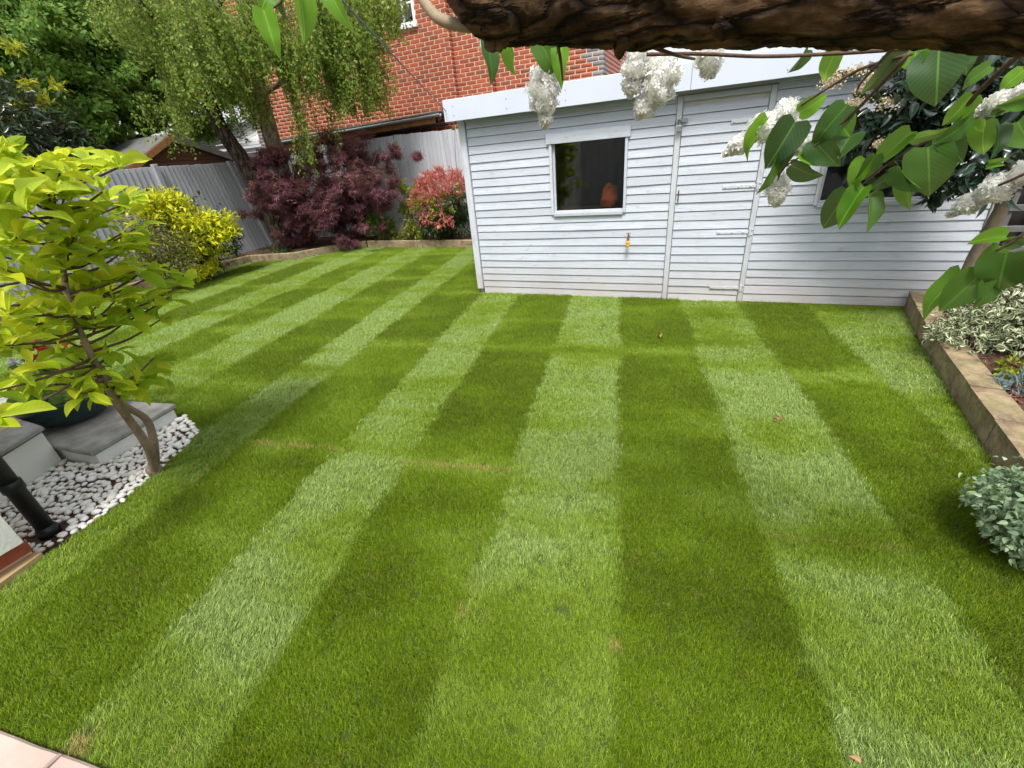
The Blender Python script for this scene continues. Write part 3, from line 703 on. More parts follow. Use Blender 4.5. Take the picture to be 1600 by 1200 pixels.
# ------------------------------------------------------------------ raised beds
def sleeper(poly_a, poly_b, w, z, parent, name='sleeper', gap=.006, z0=-.04):
    a = np.array(poly_a); b = np.array(poly_b); d = (b - a) / np.linalg.norm(b - a); n = np.array([-d[1], d[0]]) * w
    a = a + d * gap / 2; b = b - d * gap / 2; k = max(2, int(np.linalg.norm(b - a) / .12)); V = []; Fc = []
    for i in range(k + 1):
        p = a + (b - a) * i / k; j = lambda s=.004: rnd.uniform(-s, s); c = .009
        for off, zz in ((0, z0), (0, z - c), (c / w, z), (1 - c / w, z), (1, z - c), (1, z0)):
            q = p + n * off; V.append((q[0] + j(.0025), q[1] + j(.0025), zz + (j(.003) if zz > 0 else 0)))
    for i in range(k):
        for m in range(6): Fc.append([i * 6 + m, i * 6 + (m + 1) % 6, (i + 1) * 6 + (m + 1) % 6, (i + 1) * 6 + m][::-1])
    Fc += [[0, 1, 2, 3, 4, 5], [k * 6 + m for m in range(6)][::-1]]
    return build(name, V, Fc, 'timber', parent)
rb = thing('raised_bed', 'weathered timber sleeper edging of the raised bed on the right', 'raised bed', (1.6, 3.2, 0))
pts = [(1.76, 4.82), (1.62, 3.93), (1.505, 2.95), (1.415, 2.07), (1.33, 1.25)]
fine = [pts[0], (1.69, 4.38), pts[1], (1.565, 3.46), pts[2], (1.468, 2.58), pts[3], pts[4]]
for a, b in zip(fine, fine[1:]): sleeper(b, a, -.125, .16, rb)
bs = struct(prism('bed_soil_right', [(1.86, 4.82), (1.72, 3.93), (1.61, 2.95), (1.52, 2.07), (1.43, 1.25), (6, 1.25), (6, 4.82)], -.05, .125, 'soil'))
bb = thing('back_bed_edging', 'low timber edging along the back flower bed below the purple maple', 'raised bed', (-5.5, 7.5, 0))
bp = [(-2.58, 7.53), (-3.94, 7.53), (-5.3, 7.575), (-6.59, 7.62)]
for a, b in zip(bp, bp[1:]): sleeper(b, a, .07, .15, bb, 'edging_board')
lb = thing('left_bed_edging', 'low timber edging round the left corner bed under the birches', 'raised bed', (-8, 6.3, 0))
lp = [(-6.62, 7.63), (-7.12, 7.17), (-7.53, 6.49), (-8.49, 6.26), (-8.58, 5.78), (-8.74, 4.6), (-8.87, 3.2), (-8.97, 1.62)]
for a, b in zip(lp, lp[1:]): sleeper(b, a, .07, .15, lb, 'edging_board')
struct(prism('bed_soil_back', [(-2.58, 7.6), (-6.6, 7.69), (-6.6, 8.46), (-2.58, 8.46)], -.05, .11, 'soil'))
struct(prism('bed_soil_left', [(-6.6, 7.69), (-7.17, 7.22), (-7.57, 6.56), (-8.55, 6.32), (-8.65, 5.78), (-8.81, 4.6), (-8.94, 3.2), (-9.04, 1.62), (-9.22, 1.62), (-9.22, 8.46), (-6.6, 8.46)], -.05, .11, 'soil'))

# ------------------------------------------------------------------ fences
def fence_run(t, a, b, top, x_fixed=None, y_fixed=None, lean=None):
    """closeboard boards and rails from a to b along X (y_fixed) or along Y (x_fixed)"""
    k = max(3, round((b - a) / .098)); w = (b - a) / k; fm = 'fence' if y_fixed is not None else 'fence_shade'
    for i in range(k):
        p = a + i * w; f = (i + .5) / k; z1 = top[0] + (top[1] - top[0]) * f + rnd.uniform(-.006, .006); off = rnd.uniform(0, .003)
        if y_fixed is not None: V, fc = boxvf(p, p + w + .012, y_fixed + off, y_fixed + .012 + off, .08, z1, .003); V[:, 1] += (V[:, 0] - p) / w * -.02
        else:
            V, fc = boxvf(x_fixed - .012 - off, x_fixed - off, p, p + w + .012, .08, z1, .003); V[:, 0] += (V[:, 1] - p) / w * .02
        if lean: V[:, 1] += (V[:, 2] - .1) * (lean[0] + (lean[1] - lean[0]) * f)
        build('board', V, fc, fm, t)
    for z in (.35, 1.0, 1.62):
        if y_fixed is not None: box('rail', a, b, y_fixed + .02, y_fixed + .06, z, z + .07, 'fence', t)
        else: box('rail', x_fixed - .06, x_fixed - .02, a + .02, b - .02, z, z + .07, 'fence', t)
def fence_post(t, x0, x1, y0, y1, z1, lean=0):
    V, f = boxvf(x0, x1, y0, y1, 0.0, z1, .006); V[:, 1] += V[:, 2] * lean
    return build('post', V, f, 'fence_shade' if x0 < -9 else 'fence', t)
BY = 8.5
bf = thing('garden_fence', 'pale grey closeboard fence along the back behind the maple and coral shrub', 'fence', (-5.8, BY, .08))
for a, b, top in ((-4.20, -2.37, (2.0, 1.99)), (-6.05, -4.22, (2.05, 2.02)), (-7.88, -6.07, (2.02, 2.045)), (-9.20, -7.90, (2.05, 2.04))): fence_run(bf, a, b, top, y_fixed=BY)
for x in (-4.21, -6.06, -7.89): fence_post(bf, x - .04, x + .04, BY + .02, BY + .1, 1.98)
LX = -9.25
lf = thing('garden_fence', 'shaded grey closeboard fence down the left side with one leaning post', 'fence', (LX, 4.3, .08))
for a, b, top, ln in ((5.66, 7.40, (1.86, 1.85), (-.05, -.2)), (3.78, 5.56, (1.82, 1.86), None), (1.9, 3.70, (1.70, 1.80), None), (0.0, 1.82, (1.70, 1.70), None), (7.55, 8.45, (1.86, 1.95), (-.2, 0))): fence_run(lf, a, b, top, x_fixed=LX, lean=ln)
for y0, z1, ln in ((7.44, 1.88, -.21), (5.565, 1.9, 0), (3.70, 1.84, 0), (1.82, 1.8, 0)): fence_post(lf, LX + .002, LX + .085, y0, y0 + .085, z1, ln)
# trellis panel right of the shed
tr = thing('trellis', 'dark slatted trellis beyond the right end of the shed', 'trellis', (2.8, 4.9, .1))
for i in range(8):
    x = 2.22 + i * .16; box('upright', x, x + .04, 4.90, 4.92, .05, 1.6, 'trellis', tr)
for i in range(9):
    z = .16 + i * .16; box('slat', 2.2, 3.4, 4.885, 4.898, z, z + .05, 'trellis', tr)
box('backing', 2.2, 3.4, 4.96, 4.98, .05, 1.6, 'dark', tr)

# ------------------------------------------------------------------ neighbouring brick house
HY = 9.6
house = thing('brick_house', 'red brick house with grey brick corners and a small white window', 'house', (-6.5, HY + 1, 0))
secs = [(-11.04, -5.085, HY), (-5.085, -4.30, HY + .13), (-4.30, -2.08, HY + .33)]
WIN = (-6.36, -5.78, 3.92, 5.05)
for a, b, y in secs:
    if y == HY:
        for q in ((a, WIN[0], 0, 6.2), (WIN[1], b, 0, 6.2), (WIN[0], WIN[1], 0, WIN[2]), (WIN[0], WIN[1], WIN[3], 6.2)): box('wall', q[0], q[1], y, y + 2.6, q[2], q[3], 'mortar', house, .001)
    else: box('wall', a, b, y, y + 2.6, 0, 6.2, 'mortar', house, .001)
items = []
BL, BH, BD, J = .207, .058, .008, .018
for a, b, y in secs:
    for r in range(int(2.05 / .075), int(5.4 / .075)):
        z = r * .075; x = a + (0 if r % 2 == 0 else -(BL + J) / 2)
        while x < b - .02:
            p, q = max(a, x) + (0.0 if x > a else .0), min(b, x + BL); x += BL + J
            if q - p < .03: continue
            spans = [(p, q)]
            if y == HY and z + BH > WIN[2] - .005 and z < WIN[3]:
                spans = [s for s in ((p, min(q, WIN[0])), (max(p, WIN[1]), q)) if s[1] - s[0] > .03]
            for s in spans:
                grey = (b == -2.08 and s[0] > (-2.56 if (r // 3) % 2 else -2.34)) or (a == -11.04 and s[1] < (-10.6 if (r // 3) % 2 else -10.82))
                items.append((s[0], s[1], y - BD, z, grey, 0))
for r in range(int(2.05 / .075), int(5.4 / .075)):      # returns facing the garden side (+X) and the right-hand end wall
    z = r * .075
    for xw, y0, y1 in ((-5.085, HY, HY + .12), (-4.30, HY + .13, HY + .32)):
        items.append((y0 + .003, y1, xw, z, False, 1))
    y = HY + .33 + (0 if r % 2 else -.11)
    while y < HY + 2.85:
        p, q = max(HY + .33, y), min(HY + 2.85, y + BL); y += BL + J
        if q - p > .03: items.append((p, q, -2.08, z, q < HY + .33 + (.24 if (r // 3) % 2 else .46), 2))
def brick_v(it):
    a, b, c, z, g, k = it
    return boxvf(a, b, c, c + BD + .02, z, z + BH, .004) if k == 0 else boxvf(c - .02, c + BD, a, b, z, z + BH, .004)
vis = []
for i, it in enumerate(items):
    a, b, c, z, g, k = it; P = ((a + b) / 2, c, z) if k == 0 else (c, (a + b) / 2, z)
    sx, sy, zz = proj(P)
    if k == 0 and 600 < sx < 960 and -10 < sy < 215 and sy < 158 - (sx - 702) * .142 + 60 * (sx < 702): vis.append((math.hypot(sx - 690, (sy - 90) * 1.5), i))
vis = set(i for _, i in sorted(vis)[:295])
shared = {}
for i in vis:
    a, b, c, z, g, k = items[i]; key = (round(b - a, 2), g)
    if key not in shared:
        V, f = boxvf(0, b - a, 0, BD + .02, 0, BH, .004); me = bpy.data.meshes.new('brick'); me.from_pydata(V.tolist(), [], f)
        me.materials.append(MT['brick_grey' if g else 'brick']); shared[key] = me
    o = link(bpy.data.objects.new('brick', shared[key]), house); o.location = (a - house['_o'][0], c - house['_o'][1], z)
for nm, sel, mt in (('brickwork', lambda it: not it[4] and it[5] != 2, 'brick'), ('grey_quoins', lambda it: it[4], 'brick_grey'), ('end_wall_brickwork', lambda it: not it[4] and it[5] == 2, 'brick_pale')):
    V, f = merge([brick_v(it) for i, it in enumerate(items) if i not in vis and sel(it)])
    o = build(nm, V, f, mt, house); o['kind'] = 'stuff'
V = [(-11.4, HY - .35, 6.1), (-1.8, HY - .35, 6.1), (-1.8, HY + 3.0, 6.1), (-11.4, HY + 3.0, 6.1), (-11.4, HY + 1.3, 7.6), (-1.8, HY + 1.3, 7.6)]
build('roof', V, [[0, 1, 5, 4], [2, 3, 4, 5], [1, 2, 5], [3, 0, 4], [3, 2, 1, 0]], 'roof_tile', house)
wx0, wx1, wz0, wz1 = WIN
wn = box('window', wx0 + .0, wx1, HY + .02, HY + .09, wz0 + .06, wz0 + .12, 'white', house); wn['_o'] = house['_o']
for q in ((wx0, wx0 + .075, HY + .02, HY + .09, wz0 + .121, wz1), (wx1 - .075, wx1, HY + .02, HY + .09, wz0 + .121, wz1), (wx0 + .076, wx1 - .076, HY + .02, HY + .09, wz1 - .07, wz1), (wx0 + .076, wx1 - .076, HY + .03, HY + .08, wz0 + .40, wz0 + .43), (wx0 + .27, wx0 + .30, HY + .03, HY + .08, wz0 + .121, wz1 - .07)):
    o = box('window_frame', *q, 'white', house); o.parent = wn
o = box('sill', wx0 - .03, wx1 + .03, HY - .06, HY + .08, wz0, wz0 + .058, 'white', house); o.parent = wn
o = box('pane', wx0 + .07, wx1 - .07, HY + .055, HY + .06, wz0 + .11, wz1 - .06, 'glass', house, .001); o.parent = wn
o = box('dark_room', wx0 + .02, wx1 - .02, HY + .3, HY + .32, wz0, wz1, 'dark', house); o.parent = wn
# lean-to eaves between fence and house
lt = thing('lean_to_roof', 'low lean-to roof edge with grey gutter and brown fascia behind the fence', 'roof', (-7.2, 9.1, 2.1))
gz1 = 2.36
def gutter(a, b):
    V = []; Fc = []; n = 9
    for x, zz in ((a, 2.24), (b, gz1)):
        for k in range(n):
            an = math.pi * k / (n - 1); V.append((x, 8.98 - .055 * math.cos(an), zz - .055 * math.sin(an)))
        for k in range(n):
            an = math.pi * k / (n - 1); V.append((x, 8.98 - .049 * math.cos(an), zz - .049 * math.sin(an)))
    m = 2 * n
    for k in range(n - 1): Fc += [[k, k + 1, m + k + 1, m + k], [n + k, m + n + k, m + n + k + 1, n + k + 1]]
    Fc += [[0, m, m + n, n], [n - 1, 2 * n - 1, m + 2 * n - 1, m + n - 1]]
    return build('gutter', V, Fc, 'gutter', lt, smooth=True)
gutter(-9.95, -5.16)
def sheared_box(name, a, b, y0, y1, z0, z1, dz, mat, parent):
    V, f = boxvf(a, b, y0, y1, z0, z1, .004); V[:, 2] += (V[:, 0] - a) / (b - a) * dz; return build(name, V, f, mat, parent)
sheared_box('fascia', -9.95, -5.35, 9.04, 9.065, 2.09, 2.25, .12, 'fascia_wood', lt)
sheared_box('roof_sheet', -9.95, -5.2, 9.0, HY - .02, 2.262, 2.29, .12, 'felt', lt)
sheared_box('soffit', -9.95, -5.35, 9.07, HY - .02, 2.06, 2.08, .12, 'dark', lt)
for x in (-9.9, -8.3, -6.9, -5.45): box('post', x, x + .07, 9.07, 9.14, 0, 2.08, 'fascia_wood', lt)
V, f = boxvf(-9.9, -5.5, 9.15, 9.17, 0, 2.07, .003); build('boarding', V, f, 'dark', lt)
# white lean-to roof beside the house
cv = thing('conservatory_roof', 'white ribbed conservatory roof beyond the leaning birch trunk', 'conservatory', (-12.9, 10.5, 0))
A = py(300, 229, 9.6); B = py(352, 188, 11.2); z0, z1 = 2.42, 3.05
V = [(-14.6, 9.7, z0), (-11.15, 9.7, z0), (-11.15, 11.6, z1), (-14.6, 11.6, z1)]; V += [(x, y, z + .03) for x, y, z in V]
build('glazing', V, [[3, 2, 1, 0], [4, 5, 6, 7], [0, 1, 5, 4], [1, 2, 6, 5], [2, 3, 7, 6], [3, 0, 4, 7]], 'white', cv)
for i in range(9):
    x = -14.55 + i * .42; V, f = boxvf(x, x + .05, 9.7, 11.6, 0, .05, .005); V[:, 2] += z0 + .032 + (V[:, 1] - 9.7) / 1.9 * (z1 - z0); build('glazing_bar', V, f, 'white', cv)
for z in (2.30, 2.16): box('eaves_beam', -14.6, -11.1, 9.6 + (2.3 - z), 9.69 + (2.3 - z), z, z + .09, 'white', cv)
box('wall', -14.6, -11.1, 9.9, 9.95, 0, 2.15, 'white', cv); 

# neighbour's summerhouse over the left fence
sh = thing('summerhouse', 'brown timber summerhouse gable with felt roof over the side fence', 'summerhouse', (-11.3, 6.7, 0))
GX = -10.0; ap, el, er_ = (6.62, 2.42), (5.62, 1.90), (7.95, 1.95)
box('wall', -12.6, GX, 5.75, 7.8, 0, 1.88, 'cedar', sh)
for i in range(7):      # gable boards
    za = 1.885 + i * .075; zb = za + .072
    ya = el[0] + .12 + (ap[0] - el[0] - .12) * (za - 1.88) / .5; yb = er_[0] - .12 - (er_[0] - .12 - ap[0]) * (za - 1.88) / .5
    if yb - ya > .06: box('gable_board', GX - .02, GX + .004 * (i % 2), ya, yb, za, zb, 'cedar', sh)
def slope(name, p, q, mat, x0, x1, th):
    V = [(x0, p[0], p[1]), (x1, p[0], p[1]), (x1, q[0], q[1]), (x0, q[0], q[1])]; V += [(x, y, z + th) for x, y, z in V]
    return build(name, V, [[3, 2, 1, 0], [4, 5, 6, 7], [0, 1, 5, 4], [1, 2, 6, 5], [2, 3, 7, 6], [3, 0, 4, 7]], mat, sh)
slope('roof_felt', (el[0] - .1, el[1] - .05), ap, 'felt', -12.8, GX + .06, .03); slope('roof_felt', ap, (er_[0] + .1, er_[1] - .04), 'felt', -12.8, GX + .06, .03)
slope('barge_board', (el[0] - .1, el[1] - .15), (ap[0], ap[1] - .1), 'fascia_wood', GX + .062, GX + .085, .12); slope('barge_board', (ap[0], ap[1] - .1), (er_[0] + .1, er_[1] - .14), 'felt', GX + .062, GX + .085, .12)

# ------------------------------------------------------------------ steps, pebbles, planter at the left
st = thing('garden_steps', 'white rendered garden steps with grey stone treads beside the pebbles', 'steps', (-4, 1, 0))
prism('riser', [(-3.385, .985), (-3.465, 1.525), (-5.4, 1.44), (-5.4, .96), (-3.74, .955)], -.05, .105, 'render', st)
prism('dark_strip', [(-3.375, .977), (-3.457, 1.535), (-5.4, 1.445), (-5.4, .95), (-3.745, .947)], .096, .1055, 'dark', st)  # thin dark strip drawing the line under the slab edge
slab('tread', [(-3.36, .962), (-3.445, 1.545), (-3.98, 1.47), (-3.98, .94), (-3.75, .935)], .106, .135, 'slate', st)
slab('tread', [(-3.99, 1.47), (-3.99, .955), (-4.7, .955), (-4.7, 1.42)], .106, .135, 'slate', st)
slab('tread', [(-4.71, 1.42), (-4.71, .955), (-5.4, .955), (-5.4, 1.40)], .106, .135, 'slate', st)
prism('upper_riser', [(-3.50, .43), (-3.735, .93), (-5.6, .95), (-5.6, .43)], -.05, .255, 'render', st)
prism('dark_strip', [(-3.488, .43), (-3.727, .938), (-5.6, .955), (-5.6, .43)], .244, .2555, 'dark', st)
slab('coping', [(-3.47, .43), (-3.715, .945), (-3.95, .95), (-3.86, .43)], .256, .285, 'slate', st)
for i, (a, b) in enumerate(((-3.96, -4.45), (-4.46, -5.0), (-5.01, -5.6))): slab('paving_slab', [(a + (.09 if i == 0 else 0), .43), (a, .95), (b, 1.0), (b, .43)], .256, .285, 'pink_stone', st)
wp = thing('rendered_pier', 'white rendered pier on a red brick base at the left edge', 'wall', (-3.3, .2, 0))
wc = gz(37, 847, .135)
prism('render', [(wc[0], wc[1]), (wc[0], -1.2), (-4.4, -1.2), (-4.4, wc[1] + .01)], .135, 2.3, 'render', wp)
for i in range(4):
    y0 = .432 - .225 * i; y1 = y0 - .213
    prism('brick', [(-2.838, y0), (-2.838, y1), (-2.94, y1), (-2.94, y0)], .047, .113, 'brick', wp)
prism('mortar_bed', [(-2.85, .425), (-2.85, -.5), (-3.4, -.5), (-3.4, .42)], .0, .134, 'mortar', wp)
prism('footing', [(-2.80, .44), (-2.765, .27), (-2.70, -.11), (-2.851, -.11), (-2.851, .43)], -.05, .03, 'sandy', wp)
pb = gz(66, 848); pipe = thing('drainpipe', 'black vertical drainpipe standing in the white pebbles', 'pipe', (pb[0] - .02, pb[1] + .03, 0))
pc = (pb[0] - .03, pb[1] + .05)
lathe('pipe', [(.036, .0), (.036, 2.2)], (pc[0], pc[1], -.02), 'black', pipe, 18); lathe('collar', [(.037, .0), (.043, .003), (.043, .05), (.037, .055)], (pc[0], pc[1], .30), 'black', pipe, 18)
lathe('shoe', [(.046, .0), (.046, .04), (.037, .06)], (pc[0], pc[1], .0), 'black', pipe, 18)
PEB = [(-3.60, .62), (-3.74, .94), (-3.385, .975), (-3.465, 1.53), (-3.46, 1.565), (-3.24, 1.505), (-3.10, 1.425), (-3.035, 1.30), (-2.975, 1.12), (-2.86, .84), (-2.825, .62), (-2.855, .45), (-2.96, .44), (-3.5, .43)]
pbed = struct(prism('pebble_bed', PEB, -.05, .0, 'soil')); pbed['_o'] = (0, 0, 0)
pm = []
for q in range(8):
    V = []; Fc = []; n, m = 8, 5
    sx, sy, sz = rnd.uniform(.8, 1.25), rnd.uniform(.65, .9), rnd.uniform(.42, .6)
    V.append((0, 0, sz))
    for i in range(1, m):
        th = math.pi * i / m
        for k in range(n):
            a = 2 * math.pi * k / n; w = 1 + .16 * noise.noise(Vector((math.cos(a) * 1.2 + q * 3, math.sin(a) * 1.2, th)))
            V.append((sx * w * math.sin(th) * math.cos(a), sy * w * math.sin(th) * math.sin(a), sz * math.cos(th)))
    V.append((0, 0, -sz)); e = len(V) - 1
    for k in range(n):
        Fc.append([0, 1 + k, 1 + (k + 1) % n]); Fc.append([e, 1 + (m - 2) * n + (k + 1) % n, 1 + (m - 2) * n + k])
        for i in range(m - 2): o = 1 + i * n; Fc.append([o + k, o + n + k, o + n + (k + 1) % n, o + (k + 1) % n])
    me = bpy.data.meshes.new('pebble'); me.from_pydata(V, [], Fc); me.materials.append(MT['pebble']); me.polygons.foreach_set('use_smooth', [True] * len(Fc)); pm.append(me)
got = []
for _ in range(60000):
    p = (rnd.uniform(-3.75, -2.8), rnd.uniform(.43, 1.57)); r = rnd.uniform(.018, .036)
    if len(got) >= 560: break
    if not inside(PEB, np.array([p]))[0]: continue
    if math.hypot(p[0] - pc[0], p[1] - pc[1]) < .07 + r * .7: continue
    if rnd.random() < .75 and p[0] < -3.15 and noise.noise(Vector((p[0] * 7, p[1] * 7, 2))) > .35: continue
    if all((p[0] - a) ** 2 + (p[1] - b) ** 2 > ((r + c) * .70) ** 2 for a, b, c in got): got.append((p[0], p[1], r))
got.sort(key=lambda g: g[0] ** 2 + g[1] ** 2); rest = got[300:]
for x, y, r in got[:300]:
    o = link(bpy.data.objects.new('pebble', rnd.choice(pm)), pbed); o.location = (x, y, r * .42); o.scale = (r, r, r); o.rotation_euler = (rnd.gauss(0, .18), rnd.gauss(0, .18), rnd.uniform(0, 6.28))
if rest:
    parts = []
    for x, y, r in rest:
        me = rnd.choice(pm); a = rnd.uniform(0, 6.28); parts.append(([(x + r * (v.co.x * math.cos(a) - v.co.y * math.sin(a)), y + r * (v.co.x * math.sin(a) + v.co.y * math.cos(a)), r * .42 + r * v.co.z) for v in me.vertices], [list(p.vertices) for p in me.polygons]))
    V, f = merge(parts); o = build('far_pebbles', V, f, 'pebble', pbed, smooth=True); o['kind'] = 'stuff'
def chips(name, poly, zs, n, parent, size=(.012, .04)):
    xs = [p[0] for p in poly]; ys = [p[1] for p in poly]; parts = []
    while len(parts) < n:
        x, y = rnd.uniform(min(xs), max(xs)), rnd.uniform(min(ys), max(ys))
        if not inside(poly, np.array([(x, y)]))[0]: continue
        L, w = rnd.uniform(*size), rnd.uniform(.006, .016); V, f = boxvf(-L / 2, L / 2, -w / 2, w / 2, 0, .006, .001)
        R = Matrix.Rotation(rnd.uniform(0, 6.28), 3, 'Z') @ Matrix.Rotation(rnd.gauss(0, .35), 3, 'X') @ Matrix.Rotation(rnd.gauss(0, .3), 3, 'Y')
        parts.append(((V @ np.array(R).T) + np.array([x, y, zs + rnd.uniform(0, .008)]), f))
    V, f = merge(parts); o = build(name, V, f, 'chip'); o['kind'] = 'stuff'; o['category'] = 'bark'
    return o
chips('bark_chips', PEB, .002, 170, None, (.015, .05))['label'] = 'reddish bark chips scattered between the white pebbles'
chips('bark_mulch', [(1.87, 4.75), (1.73, 3.93), (1.62, 2.95), (1.53, 2.07), (2.6, 2.07), (2.9, 4.75)], .126, 900, None, (.015, .055))['label'] = 'dark red bark mulch on the right raised bed'

# bowl planter with red geraniums
bc = (-4.02, 1.21, .136); bowl = thing('bowl_planter', 'dark green glazed bowl planter on the white step', 'planter', bc)
lathe('bowl', [(.13, 0), (.19, .03), (.245, .10), (.27, .18), (.275, .20), (.255, .20), (.23, .17)], bc, 'pot', bowl, 32)
lathe('compost', [(.05, .15), (.235, .165), (.0, .17)], bc, 'soil', bowl, 20)
ger = thing('geranium', 'red flowering geranium growing in the dark green bowl', 'plant', (bc[0], bc[1], bc[2] + .16))
V, f = leaf_mass([(bc[0], bc[1], .42, .26, .24, .14)], 260, TPL_O, .06, .06, 20, .2); build('leaves', V, f, 'lf_maple', ger)
fl = [((18, 543), 'red_petal'), ((24, 536), 'red_petal'), ((54, 560), 'red_petal'), ((66, 543), 'red_petal'), ((104, 540), 'red_petal'), ((136, 536), 'red_petal'), ((54, 538), 'red_petal'), ((20, 568), 'pale_petal'), ((84, 556), 'pale_petal'), ((66, 566), 'pale_petal')]
for (x, y), mt in fl:
    c = pr(x, y, 4.15 + rnd.uniform(-.1, .1)); k = 26; p = c + rng.normal(size=(k, 3)) * .017; V, f = bake(TPL_O, p, rsph(k), rsph(k), [.024] * k, [.02] * k); build('flower_head', V, f, mt, ger)
    tube('flower_stalk', [(bc[0] + (c[0] - bc[0]) * .4, bc[1] + (c[1] - bc[1]) * .4, .3), tuple((c + np.array([bc[0], bc[1], c[2]])) / 2 + [0, 0, -.08]), tuple(c)], .003, .002, 'lf_bright', ger, n=5, k=3)

# ------------------------------------------------------------------ planting helpers
def plant(name, label, cat, base, masses, stems=None, stem_mat='twig', group=None):
    """thing > stems and leaf masses; masses: (part, ells, count, tpl, length, width, mat, kw)"""
    t = thing(name, label, cat, base, group)
    for nm, ells, count, tpl, L, Wd, mt, kw in masses:
        V, f = leaf_mass(ells, count, tpl, L, Wd, **kw); o = build(nm, V, f, mt, t)
        if tpl is TPL_V:
            at = o.data.attributes.new('across', 'FLOAT', 'POINT'); at.data.foreach_set('value', np.tile(np.abs(np.linspace(-1, 1, 5)), 5 * count).astype(np.float32))
    if stems:
        parts = []
        for P, r0, r1 in stems:
            Q = curve_pts(P, 4); parts.append(tubevf(Q, [r0 + (r1 - r0) * i / (len(Q) - 1) for i in range(len(Q))], 6))
        V, f = merge(parts); build('stems', V, f, stem_mat, t, smooth=True)
    return t
def fan(base, ells, r0=.012, r1=.004, n=5):
    out = []
    for i in range(n):
        e = ells[i % len(ells)]; d = rsph(1)[0]; tip = np.array(e[:3]) + d * np.array(e[3:6]) * .5
        b = np.array(base) + np.array([rnd.uniform(-.04, .04), rnd.uniform(-.04, .04), 0]); out.append(([tuple(b), tuple(b * .5 + tip * .5 + np.array([0, 0, .08])), tuple(tip)], r0, r1))
    return out

# purple maple at the back
EA = [tuple(py(x, y, Y)) + (rx, .5, rz) for x, y, Y, rx, rz in ((590, 235, 7.7, .55, .22), (530, 225, 7.9, .6, .25), (470, 262, 7.8, .6, .25), (430, 250, 7.6, .45, .22), (560, 280, 7.5, .75, .32), (500, 300, 7.5, .75, .3), (430, 330, 7.1, .6, .25), (600, 300, 7.6, .40, .3), (470, 340, 7.1, .6, .25), (520, 350, 7.3, .5, .3), (405, 335, 6.9, .3, .12), (545, 375, 7.5, .45, .2), (625, 245, 7.7, .25, .12), (460, 370, 7.0, .35, .18), (415, 290, 6.7, .3, .3), (440, 300, 6.75, .35, .3), (420, 245, 7.0, .3, .12), (535, 255, 7.6, .5, .25), (490, 240, 7.8, .4, .22), (545, 310, 7.4, .6, .3), (500, 325, 7.2, .6, .25), (585, 340, 7.5, .35, .25))]
plant('purple_maple', 'spreading purple leaved maple in the back corner bed', 'tree', (-6.9, 7.85, .1),
      [('crown', EA, 14000, TPL_P, .092, .092, 'lf_acer', dict(clump=60, spread=.17, shell=.3, up=.75, droop=.25))],
      [([(-6.9, 7.85, .08), (-6.95, 7.8, .5), tuple(EA[i][:3])], .035, .008) for i in (0, 1, 2, 4, 5, 6, 7, 8)], 'twig')
# coral shrub
c = py(690, 320, 7.85)
ER = [(-4.72, 7.85, 1.0, .52, .4, .34), (-4.65, 7.8, 1.15, .38, .35, .22), (-5.0, 7.75, .85, .35, .3, .25)]
EG = [(-4.6, 7.85, .50, .50, .4, .38), (-4.35, 7.85, .75, .3, .35, .35), (-4.8, 7.75, .45, .4, .35, .25)]
plant('coral_shrub', 'bushy shrub with coral red young leaves against the pale fence', 'shrub', (-4.65, 7.9, .1),
      [('red_foliage', ER, 3600, TPL_L, .075, .020, 'lf_red', dict(clump=18, spread=.13, shell=.7, up=.1, droop=-.9)), ('green_foliage', EG, 2300, TPL_L, .09, .032, 'lf_green', dict(clump=30, spread=.16, shell=.3)),
       ('lime_foliage', [(-4.85, 7.55, .78, .35, .15, .2), (-4.5, 7.55, .85, .3, .15, .15)], 420, TPL_L, .075, .028, 'lf_lime', dict(clump=14, spread=.18)), ('orange_foliage', [(-4.75, 7.5, .55, .42, .12, .12)], 260, TPL_L, .09, .03, 'lf_red', dict(clump=12, spread=.1))], fan((-4.65, 7.9, .1), EG, n=7))
plant('yellow_green_shrub', 'upright yellow green shrub left of the coral shrub', 'shrub', (-5.6, 8.0, .1),
      [('foliage', [(-5.62, 7.95, 1.15, .25, .2, .14), (-5.75, 7.9, .78, .22, .2, .16), (-5.35, 7.85, .9, .16, .2, .25), (-5.5, 7.8, .5, .3, .2, .2)], 1100, TPL_L, .075, .03, 'lf_lime', dict(clump=22, spread=.16, shell=.4, up=.5))], fan((-5.6, 8.0, .1), [(-5.6, 7.9, .9, .2, .2, .3)], n=6))
plant('bright_green_clump', 'bright green strap leaved clump at the back bed edge', 'plant', (-6.3, 7.78, .1),
      [('leaves', [(-6.32, 7.78, .34, .32, .16, .22)], 420, TPL_L, .18, .03, 'lf_bright', dict(clump=22, spread=.18, shell=.3, up=.2, droop=-.7))], None)
plant('low_lime_plant', 'low lime green foliage below the coral shrub', 'plant', (-5.6, 7.75, .1),
      [('leaves', [(-5.55, 7.75, .27, .34, .12, .16), (-5.15, 7.74, .3, .25, .12, .14), (-6.0, 7.75, .25, .2, .1, .14)], 900, TPL_L, .07, .028, 'lf_lime', dict(clump=20, spread=.2, shell=.3))], None)
plant('corner_sprig', 'small lime shoots at the foot of the shed corner', 'plant', (-3.75, 7.8, .1),
      [('leaves', [(-3.85, 7.8, .42, .14, .12, .25)], 220, TPL_L, .07, .03, 'lf_lime', dict(clump=16, spread=.25))], None)
